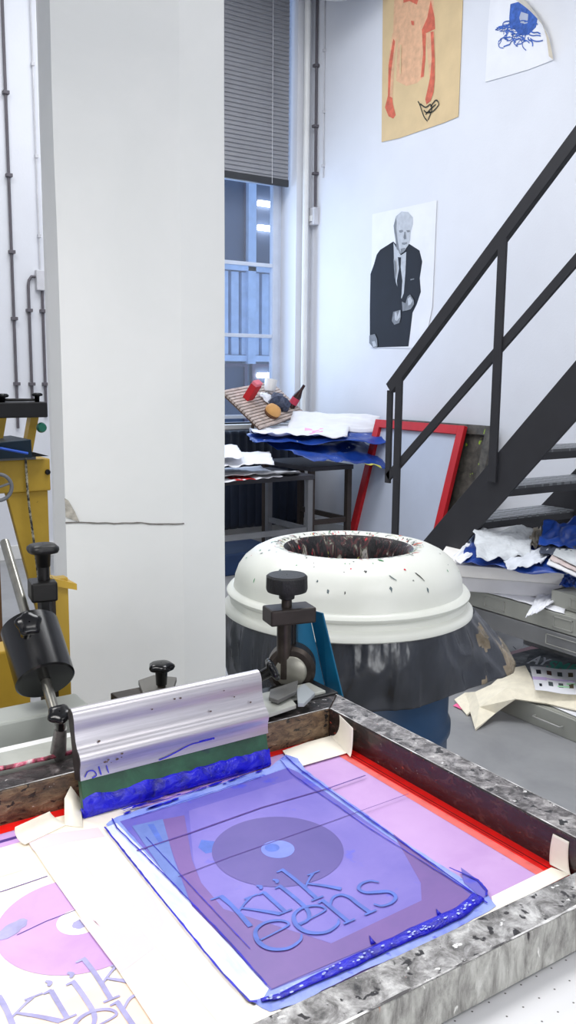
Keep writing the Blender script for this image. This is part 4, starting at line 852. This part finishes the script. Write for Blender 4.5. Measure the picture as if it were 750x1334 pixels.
for k in range(16):
    a_,b2=rnd.choice([(rnd.uniform(.03,.055),rnd.uniform(.058,.066)),(rnd.uniform(.02,.26),rnd.uniform(.085,.12))]); t_=.0165 if b2<.07 else .0095; r_=rnd.uniform(.0005,.0014)
    m.poly([sp(b2+r_*sin(q_),t_,a_+r_*1.6*cos(q_)) for q_ in [2*PI*i/7 for i in range(7)]])
m.build('dirt_spot',M('dirt_brown',(84,66,60),.6),sg)['kind']='stuff'
# ------------------------------------------------------------ hinge hardware
def add_knob_star(c,ax,r,label,name='star_knob',stem=.03,plate=None):
    t=thing(name,label,'knob',tuple(c)); star(c,ax,r,MT_black,t,'grip',stem)
    c=Vector(c); ax_=Vector(ax).normalized(); MB().tube([c-ax_*stem,c-ax_*(stem+.02)],r*.3,12).build('screw',MT_oil,t,smooth=True)
    return t
hb=thing('hinge_beam','pale painted hinge beam stained with ink behind the silkscreen','beam',(.3,1.15,.94))
m=MB(); m.box((-.3,1.072,.915),(.80,1.118,.956)); m.build('clamp_bar',MT_beam,hb,bev=.002)
m=MB(); pth=[Vector((-.2+.6*i/60,1.072,.954+.002*nse((i*.5,0,0),1))) for i in range(61)]; m.tube(pth,[.003*(1+.7*nse((i*.6,3,0),1)) for i in range(61)],8).build('ink_crust',MT_bead,hb,smooth=True)
MB().box((-.3,1.122,.90),(.42,1.146,.950)).build('white_strip',MT_white,hb,bev=.002)
MB().box((-.3,1.20,.85),(.46,1.26,.962)).build('rear_beam',M('beam_greygreen',(172,176,170),.45,var=.03),hb,bev=.004)
MB().box((.40,1.10,.86),(.86,1.16,.925)).build('rear_beam',MT_blackm,hb,bev=.004)
# right clamp
rc=thing('hinge_clamp','right black hinge clamp with knurled knob and teal bracket','clamp',(.78,1.15,.92))
c=Vector((.776,1.15,0)); y=1.15
m=MB(); m.lathe([(.001,1.131),(.030,1.131),(.0335,1.128),(.034,1.108),(.032,1.104),(.0135,1.102),(.0125,1.092),(.009,1.09),(.001,1.09)],c,44,f=lambda r,z,a:(r*(1+(.015*(1 if int(a/(2*PI)*88)%2 else -1) if r>.03 and 1.106<z<1.129 else 0)),z)); m.build('knurled_knob',M('knob_rubber',(26,26,28),.5,bmp=.3,bscale=300),rc,smooth=True,auto=30)
MB().lathe([(.001,1.0),(.0085,1.0),(.0085,1.1),(.001,1.1)],c,20).build('screw',MT_oil,rc,smooth=True)
MB().box((.742,1.128,1.052),(.820,1.172,1.078),R(-12)).build('block',M('block_brown',(44,38,36),.45,metal=.3,var=.2,scale=40),rc,bev=.003)
MB().tube([(.772,1.15,.96),(.772,1.15,1.055)],.0125,16).build('post',MT_oil,rc,smooth=True)
MB().tube([(.793,1.157,.96),(.793,1.157,1.055)],.006,12).build('pin',MT_blackm,rc,smooth=True)
MB().lathe([(0,-.02),(.034,-.02),(.040,-.014),(.040,.014),(.034,.02),(0,.02)],(.790,1.155,.972),40,axis=(-.6,-.8,0)).build('pivot_disc',MT_oil,rc,smooth=True)
MB().lathe([(0,.02),(.022,.02),(.026,.023),(.022,.026),(0,.026)],(.790,1.155,.972),40,axis=(-.6,-.8,0)).build('bearing',M('bearing_steel',(140,138,128),.35,metal=.6,var=.1),rc,smooth=True)
a=[py(402,794,1.17),py(427,912,1.17),py(388,912,1.17),py(388,800,1.17)]
MB().prism(a,(0,.008,0)).build('bracket',MT_bplate,rc,bev=.001)
a=[py(402,794,1.17),py(427,912,1.17)]
MB().prism([a[0],a[1],a[1]+Vector((.012,-.03,0)),a[0]+Vector((.006,-.03,0))],(.003,0,0)).build('bracket_flange',MT_bplate,rc,bev=.001)
# broken plates near the clamp
for nm,lb,pts,z,mt in (('steel_offcut','dark grey steel offcut beside the right clamp',[(352,898),(388,886),(386,900),(362,912),(350,908)],.972,M('offcut_dark',(92,92,90),.5)),
   ('steel_offcut','pale blue-grey offcut wedged at the foot of the teal bracket',[(386,898),(396,890),(410,902),(396,916),(388,916)],.968,M('offcut_pale',(150,156,160),.5)),
   ('steel_offcut','beige stained plate under the right star knob',[(342,912),(372,900),(386,918),(350,930),(340,928)],.962,MT_beam)):
    q=[pz(x_,y_,z) for x_,y_ in pts]; tag(MB().prism(q,(0,0,-.006)).build(nm,mt,bev=.0008),lb,'offcut')
MB().box((.64,1.065,.905),(.82,1.145,.952)).build('bar_end',MT_blackm,hb,bev=.003)
add_knob_star(py(352,874,1.06),(.75,-.35,.45),.019,'glossy black star knob touching the right end of the squeegee',stem=.022)
add_knob_star(pz(210,872,1.000)+Vector((0,0,0)),(0,0,1),.021,'glossy black star knob above the middle of the squeegee',stem=.024)
q=[pz(x_,y_,.972) for x_,y_ in ((180,886),(200,879),(230,882),(226,895),(186,902))]
MB().prism(q,(0,0,-.008)).build('clamp_plate',M('plate_grey',(112,110,106),.4,metal=.4),hb,bev=.001)
MB().box((.50,1.16,.925),(.57,1.22,.966)).build('clamp_plate',MT_oil,hb,bev=.002)
kl=py(78,933,1.05)
add_knob_star(kl,(-.15,-.35,.9),.017,'glossy black star knob at the left end of the squeegee',stem=.02)
MB().tube([kl+Vector((.004,.01,-.02)),(kl.x+.006,kl.y+.03,.95)],[.008,.011],14).build('stud',M('stud_steel',(120,118,116),.35,metal=.6,var=.2,scale=60),hb,smooth=True)
# left clamp
lc=thing('hinge_clamp','left black hinge clamp with star knob and yellow upright','clamp',(.43,1.3,.92))
star((.430,1.30,1.178),(0,0,1),.026,M('knob_black_matt',(22,22,23),.4),lc,'star_knob',.022,4)
MB().tube([(.430,1.30,1.11),(.430,1.30,1.165)],.009,14).build('screw',MT_blackm,lc,smooth=True)
MB().box((.408,1.278,1.105),(.447,1.322,1.135),R(-10)).build('block',MT_blackm,lc,bev=.003)
MB().box((.422,1.29,.9),(.434,1.31,1.105)).build('post',MT_blackm,lc); MB().box((.439,1.29,.9),(.444,1.31,1.105)).build('pin',MT_oil,lc)
MB().box((.449,1.31,.0),(.472,1.33,1.132)).build('upright',MT_yellow,lc,bev=.002); MB().hexa([(.44,1.30,1.125),(.482,1.30,1.112),(.482,1.34,1.112),(.44,1.34,1.125),(.44,1.30,1.137),(.482,1.30,1.122),(.482,1.34,1.122),(.44,1.34,1.137)]).build('upright_cap',MT_yellow,lc)
# counterweight
cwb=Vector((.416,1.20,.965)); top=py(6,706,1.42); bot=py(72,930,1.16); axd=(top-bot).normalized()
cw=thing('counterweight','black cylindrical counterweight clamped on a slanting steel rod','counterweight',tuple(bot))
MB().tube([bot-axd*.01,top],.0075,16).build('rod',MT_chrome,cw,smooth=True)
c0=py(60,888,1.205)
tt=(c0-bot).dot(axd); c0=bot+axd*tt
MB().lathe([(0.001,0),(.040,0),(.0425,.002),(.0425,.098),(.040,.1),(.001,.1)],c0,56,axis=axd).build('cylinder',M('cylinder_black',(7,7,9),.24,var=.3,scale=40,spec=.5),cw,smooth=True,auto=30)
kc=py(37,814,1.155); star(kc,(-.1,-.75,.65),.019,MT_black,cw,'star_knob',.03)
# black hose and yellow cross piece
tag(MB().tube(cr([py(-6,912,1.5),py(8,918,1.5),py(15,940,1.5),py(15,1000,1.5),py(15,1080,1.5),Vector((py(15,1080,1.5).x,1.5,.3)),Vector((py(15,1080,1.5).x-.05,1.5,.006))],5),.006,10).build('black_hose',MT_black,smooth=True),'black hose hanging behind the pale hinge beam','hose')
a=py(-10,846,1.46); b_=py(36,914,1.46)
cm=thing('cross_member','yellow cross member on a leg behind the black counterweight','beam',(b_.x-.2,1.47,0))
MB().box((a.x-.45,1.44,b_.z),(b_.x,1.50,a.z)).build('rail',MT_yellow,cm,bev=.004)
MB().box((a.x-.40,1.445,0),(a.x-.33,1.495,b_.z)).build('leg',MT_yellow,cm,bev=.004)
MB().box((.0,1.46,0),(.06,1.50,.9)).build('support_leg',MT_yellow,hb) if False else None
# ------------------------------------------------------------ light
def area(n,loc,sx,sy,p_,col=(1,1,1),rot=(0,0,0)):
    l=bpy.data.lights.new(n,'AREA'); l.shape='RECTANGLE'; l.size=sx; l.size_y=sy; l.energy=p_; l.color=col
    o=bpy.data.objects.new(n,l); o.location=loc; o.rotation_euler=rot; C.objects.link(o); return o
area('ceiling_lamp_front',(-.35,.85,2.08),.9,.3,13.5,(1,.985,.96))
area('ceiling_lamp_mid',(2.3,2.2,4.6),1.6,1.6,84,(.97,.98,1))
area('ceiling_lamp_back',(2.6,5.0,4.8),1.6,1.2,62,(.93,.96,1))
area('ceiling_lamp_left',(.3,4.4,4.8),1.4,1.2,60,(1,.99,.97))
area('ceiling_lamp_rear',(1.2,-1.6,4.0),2.0,1.5,58,(1,.99,.98))
area('rear_fill_light',(.4,-2.85,1.45),2.4,1.1,42,(.97,.99,1),(R(90),0,0))  # added fill that brightens the pillar; this wall has no window
area('window_daylight',(3.85,6.98,2.1),1.0,1.9,22,(.62,.78,1),(R(-90),0,0))
w=bpy.data.worlds.new('sky'); bpy.context.scene.world=w; w.use_nodes=True; w.node_tree.nodes['Background'].inputs[0].default_value=(.47,.66,1,1); w.node_tree.nodes['Background'].inputs[1].default_value=1.25
# ------------------------------------------------------------ camera
cam=bpy.data.cameras.new('camera'); co_=bpy.data.objects.new('camera',cam); C.objects.link(co_)
co_.matrix_world=Matrix(((RT.x,UP.x,-FW.x,0),(RT.y,UP.y,-FW.y,0),(RT.z,UP.z,-FW.z,H),(0,0,0,1)))
cam.sensor_fit='VERTICAL'; cam.sensor_height=36; cam.lens=36*F/1334; cam.clip_start=.02; cam.clip_end=100
sc_=bpy.context.scene; sc_.camera=co_
sc_.view_settings.view_transform='Standard'; sc_.view_settings.look='None'; sc_.view_settings.gamma=1; sc_.view_settings.use_curve_mapping=False; sc_.view_settings.exposure=0
sc_.cycles.use_denoising=True; sc_.cycles.max_bounces=8
for o_ in list(C.objects):
    if '_o' in o_: del o_['_o']
